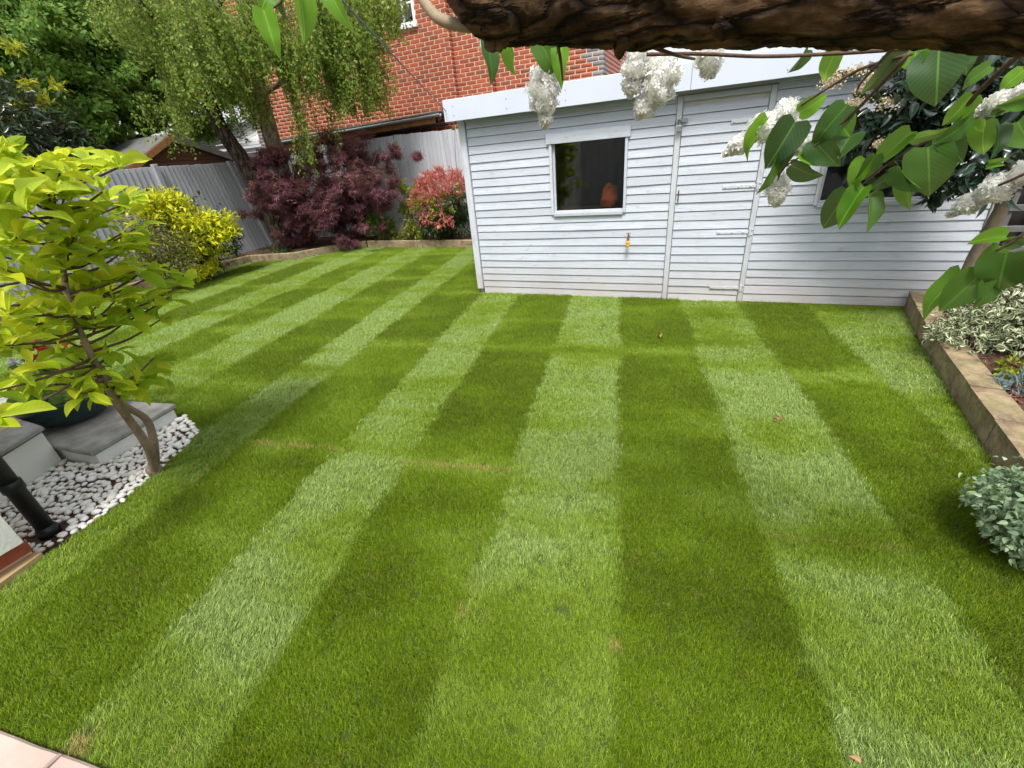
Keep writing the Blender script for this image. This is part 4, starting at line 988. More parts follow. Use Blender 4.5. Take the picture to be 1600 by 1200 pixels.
# golden shrub and its mottled neighbour
EGd = [tuple(pr(x, y, r)) + (q, q, q * .55) for x, y, r, q in ((245, 312, 9.3, .22), (235, 322, 9.2, .2), (265, 318, 9.5, .18), (285, 318, 9.5, .18), (270, 345, 9.3, .25), (300, 345, 9.4, .28), (320, 350, 9.4, .3), (345, 345, 9.5, .22), (310, 368, 9.3, .3), (335, 365, 9.4, .25), (355, 360, 9.5, .2), (305, 392, 9.3, .18), (335, 392, 9.4, .18), (300, 425, 9.2, .15), (318, 422, 9.2, .14), (340, 412, 9.3, .16), (240, 336, 9.2, .16), (210, 318, 9.3, .18))]
EGn = [tuple(pr(x, y, 9.6)) + (q, q, q) for x, y, q in ((290, 350, .5), (320, 380, .45), (340, 370, .35), (320, 420, .28), (240, 330, .4))]
gs = plant('golden_shrub', 'golden yellow leaved shrub against the side fence', 'shrub', (-8.25, 5.0, .1),
      [('golden_foliage', EGd, 5200, TPL_L, .085, .034, 'lf_gold', dict(clump=24, spread=.38, shell=.2, up=.55, droop=-.1)), ('green_foliage', EGn, 1700, TPL_L, .08, .03, 'lf_green', dict(clump=26, spread=.18, shell=.4))], fan((-8.25, 5.0, .05), EGn, n=7))
EO = [tuple(pr(x, y, r)) + (q, q, q) for x, y, r, q in ((235, 375, 8.9, .38), (255, 385, 8.9, .42), (270, 400, 8.8, .32), (235, 405, 8.8, .32), (265, 415, 8.8, .3), (220, 360, 9.0, .25), (215, 400, 8.9, .3))]
plant('mottled_shrub', 'brownish green small leaved shrub in front of the golden shrub', 'shrub', (-8.0, 4.45, .05),
      [('foliage', EO, 5200, TPL_S, .042, .022, 'lf_olive', dict(clump=30, spread=.2, shell=.5))], fan((-8.0, 4.45, 0.02), EO, n=7))
plant('left_bed_cover', 'dark green ground cover under the side fence', 'plant', (-8.9, 6.2, .1), [('leaves', [(-8.95, 6.0, .2, .2, .45, .14), (-8.95, 5.2, .2, .2, .5, .2), (-8.3, 6.7, .16, .4, .2, .08)], 1300, TPL_S, .05, .03, 'lf_green', dict(clump=20, spread=.25))], None)

# laurel at far left, broad tree and darker trees over the fence
plant('laurel', 'dark glossy laurel towering over the side fence at the far left', 'tree', (-10.4, 4.2, 0),
      [('crown', [(-10.35, 4.2, 2.5, .8, .9, .75), (-10.2, 3.4, 2.4, .7, .8, .8), (-10.3, 4.8, 2.2, .6, .5, .5), (-10.4, 2.4, 2.6, .8, .9, .9)], 5200, TPL_L, .15, .05, 'lf_laurel', dict(clump=24, spread=.2, shell=.5, up=.4)),
       ] + [('young_shoot', [tuple(pxx(x, y, -9.75)) + (.09, .09, .1)], 44, TPL_L, .10, .035, 'lf_tip', dict(clump=44, spread=.5, shell=.1, droop=-.8)) for x, y in ((18, 65), (32, 122), (5, 120), (85, 135), (45, 170), (78, 160))],
      fan((-10.4, 4.2, 0), [(-10.35, 4.2, 2.5, .8, .9, .75), (-10.2, 3.4, 2.4, .7, .8, .8)], .05, .012, 6), 'trunk_brown')
def big_tree(name, label, base, top, ells, n, L, mt, tpl=TPL_T, clump=110, r0=.16, bark='birch_dark'):
    t = thing(name, label, 'tree', base); P = [base, tuple((np.array(base) * .6 + np.array(top) * .4) + [.1, .05, 0]), top]
    parts = [tubevf(curve_pts(P, 6), list(np.linspace(r0, r0 * .35, 13)), 10, rough=.08)]
    for e in ells:
        s = np.array(base) + (np.array(top) - np.array(base)) * rnd.uniform(.45, .95); m = (s + np.array(e[:3])) / 2 + [0, 0, .2]; Q = curve_pts([tuple(s), tuple(m), tuple(e[:3])], 4)
        parts.append(tubevf(Q, list(np.linspace(r0 * .4, .012, len(Q))), 6))
    V, f = merge(parts); build('trunk', V, f, bark, t, smooth=True)
    V, f = leaf_mass(ells, n, tpl, L, L * .62, clump=clump, spread=.13, shell=.45, up=.45, droop=.5); build('crown', V, f, mt, t)
    return t
def E(x, y, X, r): return tuple(pxx(x, y, X)) + (r * .9, r, r * .75)
big_tree('broad_leaf_tree', 'bright green broad leaved tree behind the summerhouse', (-12.6, 6.5, 0), (-12.6, 6.6, 4.0),
         [E(60, 40, -12.2, 1.1), E(120, 100, -12, 1.0), E(180, 160, -11.9, .8), E(200, 60, -12.4, 1.2), E(270, 150, -12.2, .9), E(120, 190, -11.9, .7), E(240, 195, -11.6, .6), E(290, 80, -12.6, 1.2), E(30, 110, -11.8, .8), E(160, 20, -12.6, 1.3), E(330, 190, -12.6, .6), E(60, -60, -12.8, 1.4), E(220, -60, -13, 1.5), E(110, 60, -12.5, 1.2), E(180, 110, -12.5, 1.0), E(10, 20, -12.3, 1.1), E(240, 20, -12.8, 1.2), E(150, 205, -11.5, .5), E(350, 130, -13, .9), E(310, 205, -12.4, .4), E(90, 225, -11.2, .5), E(130, 240, -11.0, .35), E(30, 60, -11.5, .9), E(200, 130, -11.6, .7), E(100, 140, -11.5, .8)], 105000, .088, 'lf_maple')
big_tree('dark_background_tree', 'dense darker tree filling the gap behind the broad leaved tree', (-16, 7, 0), (-16, 7, 5.5),
         [E(0, 60, -15, 2.0), E(120, 60, -15, 2.0), E(240, 80, -15.5, 2.0), E(330, 60, -16, 1.8), E(60, 180, -14.5, 1.4), E(180, 170, -14.5, 1.4), E(290, 190, -15, 1.0), E(100, -80, -16, 2.4), E(260, -80, -16.5, 2.4), E(390, 40, -17, 1.6), E(60, 110, -14.8, 1.5), E(180, 100, -14.8, 1.5), E(300, 120, -15, 1.3), E(-40, 150, -14, 1.5)], 60000, .15, 'lf_back', clump=160)
# birches
def birch_strands(anchors, mt_count):
    pos = []; yd = []; nr = []; seg = []
    for (x, y, z), L, spread in anchors:
        p = np.array([x, y, z]); d = np.array([rnd.gauss(0, .25), rnd.gauss(0, .25), -1.0]); k = int(L / .028); pts_ = [p.copy()]
        for i in range(k):
            d = d * .93 + np.array([rnd.gauss(0, .06), rnd.gauss(0, .06), -.09]); d /= np.linalg.norm(d); p = p + d * .028; pts_.append(p.copy())
            for _ in range(3):
                pos.append(p + rng.normal(size=3) * .034); a = rsph(1)[0] * .8; a[2] -= .75; yd.append(a); nr.append(rsph(1)[0] + np.array([.1, -.5, .5]))
        seg.append((pts_[::5], .004))
    L = .046 * (1 + .25 * rng.normal(size=len(pos))).clip(.5, 1.6)
    V, f = bake(TPL_T, np.array(pos), np.array(yd), np.array(nr), L, L * .72)
    tw = [tubevf(s, [.0035] * len(s), 3, cap=False) for s, _ in seg if len(s) > 1]
    return (V, f), merge(tw)
def trunk(name, P, R, mat, parent, n=14, seed=0):
    Q = curve_pts(P, 8); m = len(Q); rr = np.interp(np.linspace(0, 1, m), np.linspace(0, 1, len(R)), R)
    V, f = tubevf(Q, list(rr), n, rough=.09, seed=seed, freq=7); return build(name, V, f, mat, parent, smooth=True)
b1 = pr(432, 350, 11.0); b1g = (-8.32, 7.08, .08)
t1 = thing('leaning_birch', 'dark barked birch leaning left in front of the side fence', 'tree', b1g)
trunk('trunk', [b1g, tuple(pr(430, 345, 10.9)), tuple(pr(385, 260, 10.9)), tuple(pr(345, 200, 10.9)), tuple(pr(325, 150, 10.9)), tuple(pr(300, 70, 10.9)), tuple(pr(285, -40, 10.8))], [.19, .17, .145, .125, .11, .09, .05], 'birch_dark', t1, seed=3)
b2g = (-8.27, 7.62, .08); t2 = thing('pale_birch', 'pale mottled birch with weeping foliage in front of the brick house', 'tree', b2g)
trunk('trunk', [b2g, tuple(pr(440, 265, 11.2)), tuple(pr(418, 190, 11.2)), tuple(pr(405, 130, 11.2)), tuple(pr(395, 60, 11.2)), tuple(pr(390, -60, 11.2))], [.20, .17, .145, .13, .10, .06], 'birch_bark', t2, seed=9)
tube('limb', [tuple(pr(414, 172, 11.2)), tuple(pr(412, 150, 11.1)), tuple(pr(425, 138, 11.0)), tuple(pr(440, 125, 10.9)), tuple(pr(475, 60, 10.6)), tuple(pr(520, -10, 10.3))], .06, .03, 'birch_bark', t2, n=10)
tube('limb', [tuple(pr(403, 120, 11.2)), tuple(pr(390, 70, 10.9)), tuple(pr(372, 0, 10.6)), tuple(pr(350, -80, 10.3))], .06, .03, 'birch_bark', t2, n=10)
tube('limb', [tuple(pr(395, 40, 11.2)), tuple(pr(450, -20, 10.7)), tuple(pr(540, -70, 10.2)), tuple(pr(600, -80, 9.9))], .05, .02, 'birch_bark', t2, n=8)
anch = []
def strands(n, x0, x1, ytop, ybot, r0, r1, k=None):
    """hanging twigs whose lower ends fringe between the given pixel heights"""
    for _ in range(int(n * .42)):
        cx = rnd.uniform(x0, x1); cr = rnd.uniform(r0, r1); cyt = rnd.uniform(*ytop); dyb = rnd.gauss(0, 15)
        for _ in range(5):
            x = cx + rnd.gauss(0, 9); r = cr + rnd.gauss(0, .12); f = min(1, max(0, (x - x0) / (x1 - x0)))
            yt = cyt + rnd.gauss(0, 12); yb = max(yt + 20, (ybot[0] + (ybot[1] - ybot[0]) * f) + dyb - abs(rnd.gauss(0, 26))); a = pr(x - (yb - yt) * .25, yt, r); b = pr(x, yb, r)
            anch.append((tuple(a), max(.25, a[2] - b[2]), .1))
strands(52, 520, 612, (-40, 60), (185, 175), 9.2, 10.3); strands(36, 440, 560, (-50, 70), (140, 185), 9.3, 10.5); strands(5, 482, 496, (60, 140), (270, 265), 9.8, 10.0); strands(6, 530, 556, (60, 120), (215, 210), 9.6, 10.0)
strands(22, 580, 645, (-60, 0), (95, 35), 9.2, 9.9); strands(22, 395, 450, (-40, 40), (110, 120), 9.5, 10.4); strands(26, 430, 600, (-120, -20), (110, 110), 9.0, 10.2)
(Vf, Tw) = birch_strands(anch, 0); build('crown', Vf[0], Vf[1], 'lf_birch', t2); build('twigs', Tw[0], Tw[1], 'twig', t2)
anch = []
strands(50, 240, 400, (-60, 60), (150, 200), 9.6, 11.4); strands(44, 110, 330, (-90, 10), (60, 150), 9.8, 11.2); strands(14, 230, 320, (120, 190), (228, 222), 10.3, 11.2); strands(34, 290, 420, (-60, 40), (125, 130), 9.6, 10.7); strands(12, 345, 400, (60, 140), (200, 212), 10.8, 11.5)
(Vf, Tw) = birch_strands(anch, 0); build('crown', Vf[0], Vf[1], 'lf_birch', t1); build('twigs', Tw[0], Tw[1], 'twig', t1)
tube('limb', [tuple(pr(312, 110, 10.9)), tuple(pr(260, 50, 10.6)), tuple(pr(200, -20, 10.3))], .06, .03, 'birch_dark', t1, n=8); tube('limb', [tuple(pr(300, 70, 10.9)), tuple(pr(340, 10, 10.6)), tuple(pr(380, -60, 10.3))], .06, .03, 'birch_dark', t1, n=8)

# ------------------------------------------------------------------ golden magnolia at the left
mag = thing('golden_magnolia', 'lime gold large leaved magnolia growing out of the white pebbles', 'tree', (-2.98, 1.07, 0))
mo = np.array([-2.98, 1.07, 0])
s1 = [tuple(gz(243, 738)), tuple(pr(232, 700, 3.02)), tuple(pr(205, 660, 2.95)), tuple(pr(180, 625, 2.9)), tuple(pr(150, 570, 2.85)), tuple(pr(110, 480, 2.85)), tuple(pr(95, 400, 2.9)), tuple(pr(70, 300, 2.9))]
s2 = [tuple(gz(243, 730)), tuple(pr(240, 690, 3.1)), tuple(pr(228, 655, 3.1)), tuple(pr(190, 630, 3.05)), tuple(pr(140, 580, 3.15)), tuple(pr(85, 548, 3.2)), tuple(pr(20, 500, 3.3)), tuple(pr(-60, 420, 3.3))]
tube('stem', s1, .026, .008, 'mag_bark', mag, n=10, k=8, rough=.05); tube('stem', s2, .024, .008, 'mag_bark', mag, n=10, k=8, rough=.05)
lathe('stump', [(.045, 0), (.04, .03), (.032, .05), (.02, .052)], tuple(gz(243, 738)), 'mag_bark', mag, 12)
def mag_leaf_mesh(q):
    sh = lambda t: .03 if t <= 0.02 else (0.02 if t >= 1 else math.sin(math.pi * t ** 1.25) ** .75)
    V, f = leaf_tpl(sh, 8, rnd.uniform(.1, .28), rnd.uniform(.0, .28), rnd.uniform(0, .2), 4)
    V = np.array(V); V[:, 0] *= .40; V[:, 2] += .035 * np.sin(V[:, 1] * 8 + q * 1.3) * (np.abs(V[:, 0]) * 6); V[:, 0] += .05 * np.sin(V[:, 1] * 3 + q * 2) * V[:, 1]
    me = bpy.data.meshes.new('leaf'); me.from_pydata(V.tolist(), [], f); me.materials.append(MT['lf_mag']); me.polygons.foreach_set('use_smooth', [True] * len(f)); return me
mm = [mag_leaf_mesh(q) for q in range(14)]
def place_leaf(me, p, y, n, L, parent, w=1.0):
    y = Vector(y).normalized(); n = Vector(n); x = y.cross(n).normalized(); z = x.cross(y)
    R = Matrix((x, y, z)).transposed().to_4x4(); o = bpy.data.objects.new('leaf', me); C.objects.link(o); o.parent = parent
    o.matrix_basis = Matrix.Translation(Vector(p) - Vector(parent['_o'])) @ R @ Matrix.Diagonal((L * w, L, L, 1)); return o
whorl = [(0, 240, 2.8), (5, 262, 2.8), (20, 268, 2.75), (50, 262, 2.7), (95, 262, 2.75), (110, 272, 2.9), (150, 262, 2.8), (185, 262, 2.75), (160, 300, 2.7), (75, 300, 2.65), (35, 300, 2.6), (0, 330, 2.6), (45, 330, 2.55), (100, 310, 2.8), (130, 330, 3.0), (85, 305, 2.7), (20, 370, 2.6), (70, 375, 2.7), (115, 370, 2.75), (155, 345, 2.9), (195, 330, 3.1), (215, 355, 3.2), (190, 365, 3.0), (5, 420, 2.55), (50, 440, 2.7), (100, 420, 2.8), (150, 400, 2.95), (190, 395, 3.05), (175, 430, 3.0), (130, 460, 2.9), (215, 430, 3.0), (250, 425, 3.0), (285, 445, 3.0), (265, 465, 2.95), (235, 470, 2.9), (205, 480, 2.9), (180, 470, 2.85), (110, 490, 2.7), (60, 490, 2.65), (15, 490, 2.6), (150, 510, 2.8), (200, 500, 2.85), (10, 540, 2.6), (60, 520, 2.75), (100, 530, 2.9), (240, 560, 2.95), (230, 590, 2.9), (215, 600, 2.85), (190, 600, 2.8), (165, 600, 2.75), (125, 615, 2.65), (150, 585, 2.7), (90, 590, 2.75), (60, 600, 2.8), (30, 590, 2.7), (50, 570, 2.9), (-20, 300, 2.6), (-30, 420, 2.6), (-30, 520, 2.6), (-40, 620, 2.5), (0, 655, 2.35), (110, 575, 3.0), (250, 500, 2.95), (40, 470, 3.0), (90, 450, 3.05), (140, 430, 3.1), (20, 540, 3.1), (120, 545, 3.1), (-60, 360, 2.9), (-70, 470, 2.9), (0, 400, 3.0), (60, 350, 3.0), (170, 320, 3.1)]
whorl += [(x_, y_, rnd.uniform(2.75, 3.25)) for x_, y_ in ((rnd.uniform(-40, 215), rnd.uniform(285, 560)) for _ in range(22))]
stem_pts = [np.array(p) for p in curve_pts(s1, 8)[14:] + curve_pts(s2, 8)[18:]]; leaves = []; tw = []
for x, y, r in whorl:
    c = pr(x, y, r); low = (y > 540); k = rnd.randint(6, 9); a0 = rnd.uniform(0, 6.28)
    src = min(stem_pts, key=lambda s: np.linalg.norm(s - c) + .6 * max(0, s[2] - c[2] + .05)); mid_ = (src + c) / 2 + np.array([0, 0, -.03 + .02 * rnd.random()])
    Q = curve_pts([tuple(src), tuple(mid_), tuple(c)], 4); tw.append(tubevf(Q, list(np.linspace(.0075, .0035, len(Q))), 6))
    for i in range(k):
        a = a0 + i * 2.4 + rnd.gauss(0, .25); el_ = rnd.gauss(.26 if not low else -.2, .3); d = np.array([math.cos(a) * math.cos(el_), math.sin(a) * math.cos(el_), math.sin(el_)])
        n_ = np.array([0, 0, 1.0]) + .35 * rng.normal(size=3); leaves.append((c + rng.normal(size=3) * .012, d, n_, rnd.uniform(.085, .155)))
    if rnd.random() < .5: leaves.append((c, np.array([rnd.gauss(0, .3), rnd.gauss(0, .3), 1]), np.array([rnd.gauss(0, 1), rnd.gauss(0, 1), .1]), rnd.uniform(.06, .1)))
V, f = merge(tw); build('twigs', V, f, 'twig', mag, smooth=True)
leaves.sort(key=lambda l: np.linalg.norm(l[0] - CAM))
for p, d, n_, L in leaves[:300]: place_leaf(rnd.choice(mm), p, d, n_, L, mag, rnd.uniform(.85, 1.1))
if len(leaves) > 300:
    R_ = leaves[300:]; V, f = bake(leaf_tpl(lambda t: obov(t) * .46, 6, .2, .25, .1, 4), np.array([l[0] for l in R_]), np.array([l[1] for l in R_]), np.array([l[2] for l in R_]), [l[3] for l in R_], [l[3] for l in R_])
    o = build('inner_leaves', V, f, 'lf_mag', mag, smooth=True); o['kind'] = 'stuff'

# ------------------------------------------------------------------ right bed planting
plant('variegated_shrub', 'cream variegated shrub spilling over the sleeper edge', 'shrub', (2.0, 3.65, .12),
      [('foliage', [(1.95, 3.75, .30, .30, .4, .16), (2.2, 3.7, .42, .35, .45, .2), (1.72, 3.62, .24, .18, .25, .1), (2.5, 3.9, .4, .4, .4, .2)], 4800, TPL_V, .036, .020, 'lf_varieg', dict(clump=14, spread=.22, shell=.55, up=.55, droop=-.1)), ('shaded_leaves', [(2.0, 3.75, .24, .3, .4, .12), (2.3, 3.75, .3, .35, .4, .16)], 900, TPL_L, .05, .024, 'lf_green', dict(clump=20, spread=.2, shell=.2))], fan((2.0, 3.7, .12), [(2.0, 3.75, .3, .3, .3, .15)], .006, .002, 8))
plant('lime_bedding_plant', 'small lime green rosette plant in the bark mulch', 'plant', tuple(gz(1592, 575, .125)), [('leaves', [tuple(gz(1592, 570, .15)) + (.11, .1, .04), tuple(gz(1590, 585, .14)) + (.08, .07, .03)], 220, TPL_O, .035, .022, 'lf_lime', dict(clump=14, spread=.25, up=.8))], None)
plant('blue_grey_tuft', 'blue grey grassy tuft on the right bed', 'plant', tuple(gz(1598, 615, .125)), [('leaves', [tuple(gz(1598, 608, .15)) + (.09, .09, .04)], 220, TPL_L, .06, .006, 'lf_blue', dict(clump=20, spread=.3, up=.2, droop=-.6))], None)
ES = [tuple(pr(x, y, r)) + (q, q, q * .8) for x, y, r, q in ((1575, 775, 2.20, .09), (1560, 790, 2.15, .075), (1600, 780, 2.2, .11), (1570, 815, 2.12, .075), (1608, 820, 2.12, .10), (1595, 760, 2.3, .08), (1650, 785, 2.15, .15), (1545, 770, 2.2, .035), (1600, 845, 2.08, .05), (1650, 840, 2.08, .12), (1590, 840, 2.12, .06), (1615, 848, 2.16, .07))]
sc_ = (sum(e[0] for e in ES) / len(ES) - .02, sum(e[1] for e in ES) / len(ES) + .03)
plant('silver_shrub', 'silver green small leaved shrub at the right edge of the lawn', 'shrub', (sc_[0], sc_[1], 0),
      [('foliage', ES, 3300, TPL_M, .023, .014, 'lf_silver', dict(clump=16, spread=.26, shell=.55, up=.5))], fan((sc_[0], sc_[1], -.01), ES, .0035, .0015, 8))
# evergreen with cream flower heads by the second shed window
EP = [tuple(py(x, y, Y)) + (q, q * .8, q) for x, y, Y, q in ((1340, 190, 4.5, .22), (1390, 170, 4.45, .26), (1420, 210, 4.4, .24), (1450, 150, 4.35, .25), (1500, 130, 4.3, .26), (1540, 110, 4.3, .28), (1480, 190, 4.3, .24), (1360, 240, 4.5, .16), (1440, 260, 4.35, .2), (1520, 220, 4.25, .26), (1580, 180, 4.2, .3), (1460, 295, 4.3, .12), (1560, 260, 4.2, .24), (1600, 120, 4.2, .3))]
ph = thing('cream_flowered_evergreen', 'dark glossy evergreen with cream flower heads by the right shed window', 'shrub', (2.02, 4.3, .12))
V, f = leaf_mass(EP, 1900, TPL_M, .088, .046, clump=12, spread=.28, shell=.4, up=.4); build('crown', V, f, 'lf_photinia', ph)
trunk('trunk', [(2.0, 4.32, .1), tuple(py(1512, 430, 4.3)), tuple(py(1545, 365, 4.3)), tuple(py(1568, 315, 4.3)), tuple(py(1580, 230, 4.3)), tuple(py(1560, 120, 4.3))], [.05, .046, .045, .042, .03, .015], 'trunk_brown', ph, 10)
parts = []
for e in EP:
    Q = curve_pts([tuple(py(1575, 240, 4.3)), tuple((np.array(e[:3]) + py(1575, 240, 4.3)) / 2 + np.array([0, 0, .06])), tuple(e[:3])], 4); parts.append(tubevf(Q, list(np.linspace(.012, .004, len(Q))), 6))
V, f = merge(parts); build('branches', V, f, 'twig', ph, smooth=True)
for x, y, q in ((1308, 118, .075), (1298, 130, .06), (1335, 160, .06), (1340, 110, .05), (1385, 162, .07), (1318, 172, .05), (1375, 225, .06), (1500, 104, .04), (1482, 203, .05), (1436, 292, .035), (1348, 140, .05), (1365, 120, .05), (1430, 75, .05)):
    c = py(x, y, 4.22); k = 130; p = c + rng.normal(size=(k, 3)) * np.array([q, q, q * .6]) * .5; V, f = bake(TPL_O, p, rsph(k) + np.array([0, 0, .5]), rsph(k), [.014] * k, [.012] * k); build('flower_head', V, f, 'cream', ph)

# ------------------------------------------------------------------ white lilac overhead
LR = .95
lil = thing('white_lilac', 'white flowering lilac with a thick bark limb across the top of the view', 'tree', (2.35, .9, 0))
# limb: px centre line, thickness in px -> metres
lp_ = [(700, -40, .93, .025), (730, -22, .93, .045), (775, -4, .93, .062), (830, -4, .94, .064), (900, -4, .95, .062), (985, 2, .95, .066), (1060, -2, .95, .062), (1150, -5, .95, .064), (1250, -9, .95, .062), (1350, -11, .95, .062), (1470, -14, .95, .062), (1600, -18, .95, .064), (1760, -20, .97, .068), (1900, -20, 1.0, .07)]
LP = [tuple(pr(x, y, r)) for x, y, r, q in lp_] + [(1.15, .92, 1.62), (1.7, .9, 1.45), (2.2, .9, .9), (2.35, .9, 0)]
LRad = [q for *_, q in lp_] + [.075, .085, .10, .12]
Q = curve_pts(LP, 26); m = len(Q); rr_ = np.interp(np.linspace(0, 1, m), np.linspace(0, 1, len(LRad)), LRad)
V, f = tubevf(Q, list(rr_), 72)
V = np.array(V); nn_ = 72
for i in range(m):      # furrowed bark: long ridges, plates and lumps
    c0 = Vector(Q[i]); s_ = i / 26.0
    for k in range(nn_):
        a = 2 * math.pi * k / nn_; v0 = Vector(V[i * nn_ + k]); q_ = Vector((s_ * 1.3, math.cos(a) * 2.2, math.sin(a) * 2.2))
        rid = 1 - abs(noise.noise(Vector((s_ * .8, math.cos(a) * 4.5, math.sin(a) * 4.5)))) * 2
        pl2 = noise.noise(Vector((s_ * 5, math.cos(a) * 7, math.sin(a) * 7))); hi_ = noise.noise(Vector((s_ * 14, math.cos(a) * 16, math.sin(a) * 16)))
        V[i * nn_ + k] = c0 + (v0 - c0) * (.97 + .06 * rid + .075 * noise.noise(q_) + .05 * pl2 + .028 * hi_)
build('limb', V, f, 'lilac_bark', lil, smooth=True)
def knob(cx, cy, r, q, seed): return blob('knot', pr(cx, cy, r), (q, q, q * 1.0), 'lilac_bark', lil, .5, 14, seed)
knob(975, 50, .93, .028, 3); knob(772, 40, .93, .032, 8); knob(1130, 40, .91, .018, 5)
tube('snag', [tuple(pr(800, 45, .93)), tuple(pr(785, 62, .92)), tuple(pr(778, 80, .92))], .017, .006, 'lilac_bark', lil, n=10, rough=.15)
tube('side_branch', [tuple(pr(790, 33, .94)), tuple(pr(745, 40, .95)), tuple(pr(712, 38, .96)), tuple(pr(685, 28, .98)), tuple(pr(668, 10, 1.0)), tuple(pr(655, -12, 1.02)), tuple(pr(640, -60, 1.05))], .0105, .008, 'stub', lil, n=12)
TW = [([(1010, 85, 1.02), (1090, 84, 1.03), (1190, 88, 1.05), (1300, 84, 1.05), (1420, 76, 1.03)], .0035, .003), ([(1610, 70, 1.05), (1555, 118, 1.08), (1515, 160, 1.1), (1482, 215, 1.12)], .0045, .003), ([(1425, 84, 1.05), (1345, 108, 1.12), (1290, 140, 1.15), (1246, 168, 1.17)], .003, .0022), ([(1420, 84, 1.05), (1345, 165, 1.1), (1300, 205, 1.12), (1262, 238, 1.13)], .0035, .002), ([(870, 60, .96), (876, 95, 1.0), (879, 125, 1.02)], .0028, .002), ([(1262, 238, 1.13), (1225, 262, 1.14), (1215, 282, 1.15)], .002, .0015), ([(1482, 215, 1.12), (1440, 225, 1.12), (1390, 255, 1.12), (1340, 295, 1.13)], .003, .0018), ([(1640, 330, 1.1), (1590, 372, 1.1), (1545, 400, 1.1), (1520, 428, 1.1)], .003, .002), ([(1640, 250, 1.08), (1600, 272, 1.08), (1560, 290, 1.09)], .003, .002), ([(1400, 70, 1.0), (1345, 130, 1.12), (1338, 148, 1.13)], .0025, .0018), ([(450, -60, 1.2), (442, -5, 1.22), (428, 12, 1.22)], .0028, .0022), ([(520, -80, 1.2), (480, -40, 1.21), (442, -5, 1.22)], .003, .0025), ([(1640, 140, 1.08), (1600, 160, 1.08), (1560, 175, 1.08)], .0025, .002), ([(985, 60, .96), (1050, 84, 1.0), (1085, 92, 1.02)], .003, .0025), ([(1640, 330, 1.1), (1700, 200, 1.05), (1720, 20, 1.0)], .004, .008), ([(1620, 60, 1.05), (1660, 20, 1.0), (1680, -10, .97)], .005, .007), ([(640, -60, 1.05), (560, -110, 1.15), (520, -80, 1.2)], .008, .003), ([(1640, 250, 1.08), (1680, 150, 1.05), (1720, 20, 1.0)], .003, .006), ([(1640, 140, 1.08), (1680, 80, 1.04), (1720, 20, 1.0)], .003, .006)]
K_ = 1.22
for P, a, b in TW: tube('twig', [tuple(pr(p[0], p[1], p[2] if p[2] < 1.01 else p[2] * K_)) for p in P], a * 1.15, b * 1.15, 'twig', lil, n=7, k=5)
def lilac_mesh(q):
    V, f = leaf_tpl(heart, 12, rnd.uniform(.06, .24), rnd.uniform(.0, .30), rnd.uniform(.1, .5), 6); V = np.array(V)
    base = V[:, 1] < .18; V[:, 1] -= np.where(base, (np.abs(V[:, 0]) * .30) * (1 - V[:, 1] / .18), 0)
    V[:, 2] += .022 * np.sin(V[:, 1] * 9 + q * 1.7 + V[:, 0] * 4) * (.3 + 2 * np.abs(V[:, 0])); V[:, 0] += .05 * np.sin(V[:, 1] * 2.6 + q * 2.1) * V[:, 1]
    me = bpy.data.meshes.new('leaf'); me.from_pydata(V.tolist(), [], f); me.materials.append(MT['lf_lilac']); me.polygons.foreach_set('use_smooth', [True] * len(f)); return me
lm = [lilac_mesh(q) for q in range(14)]
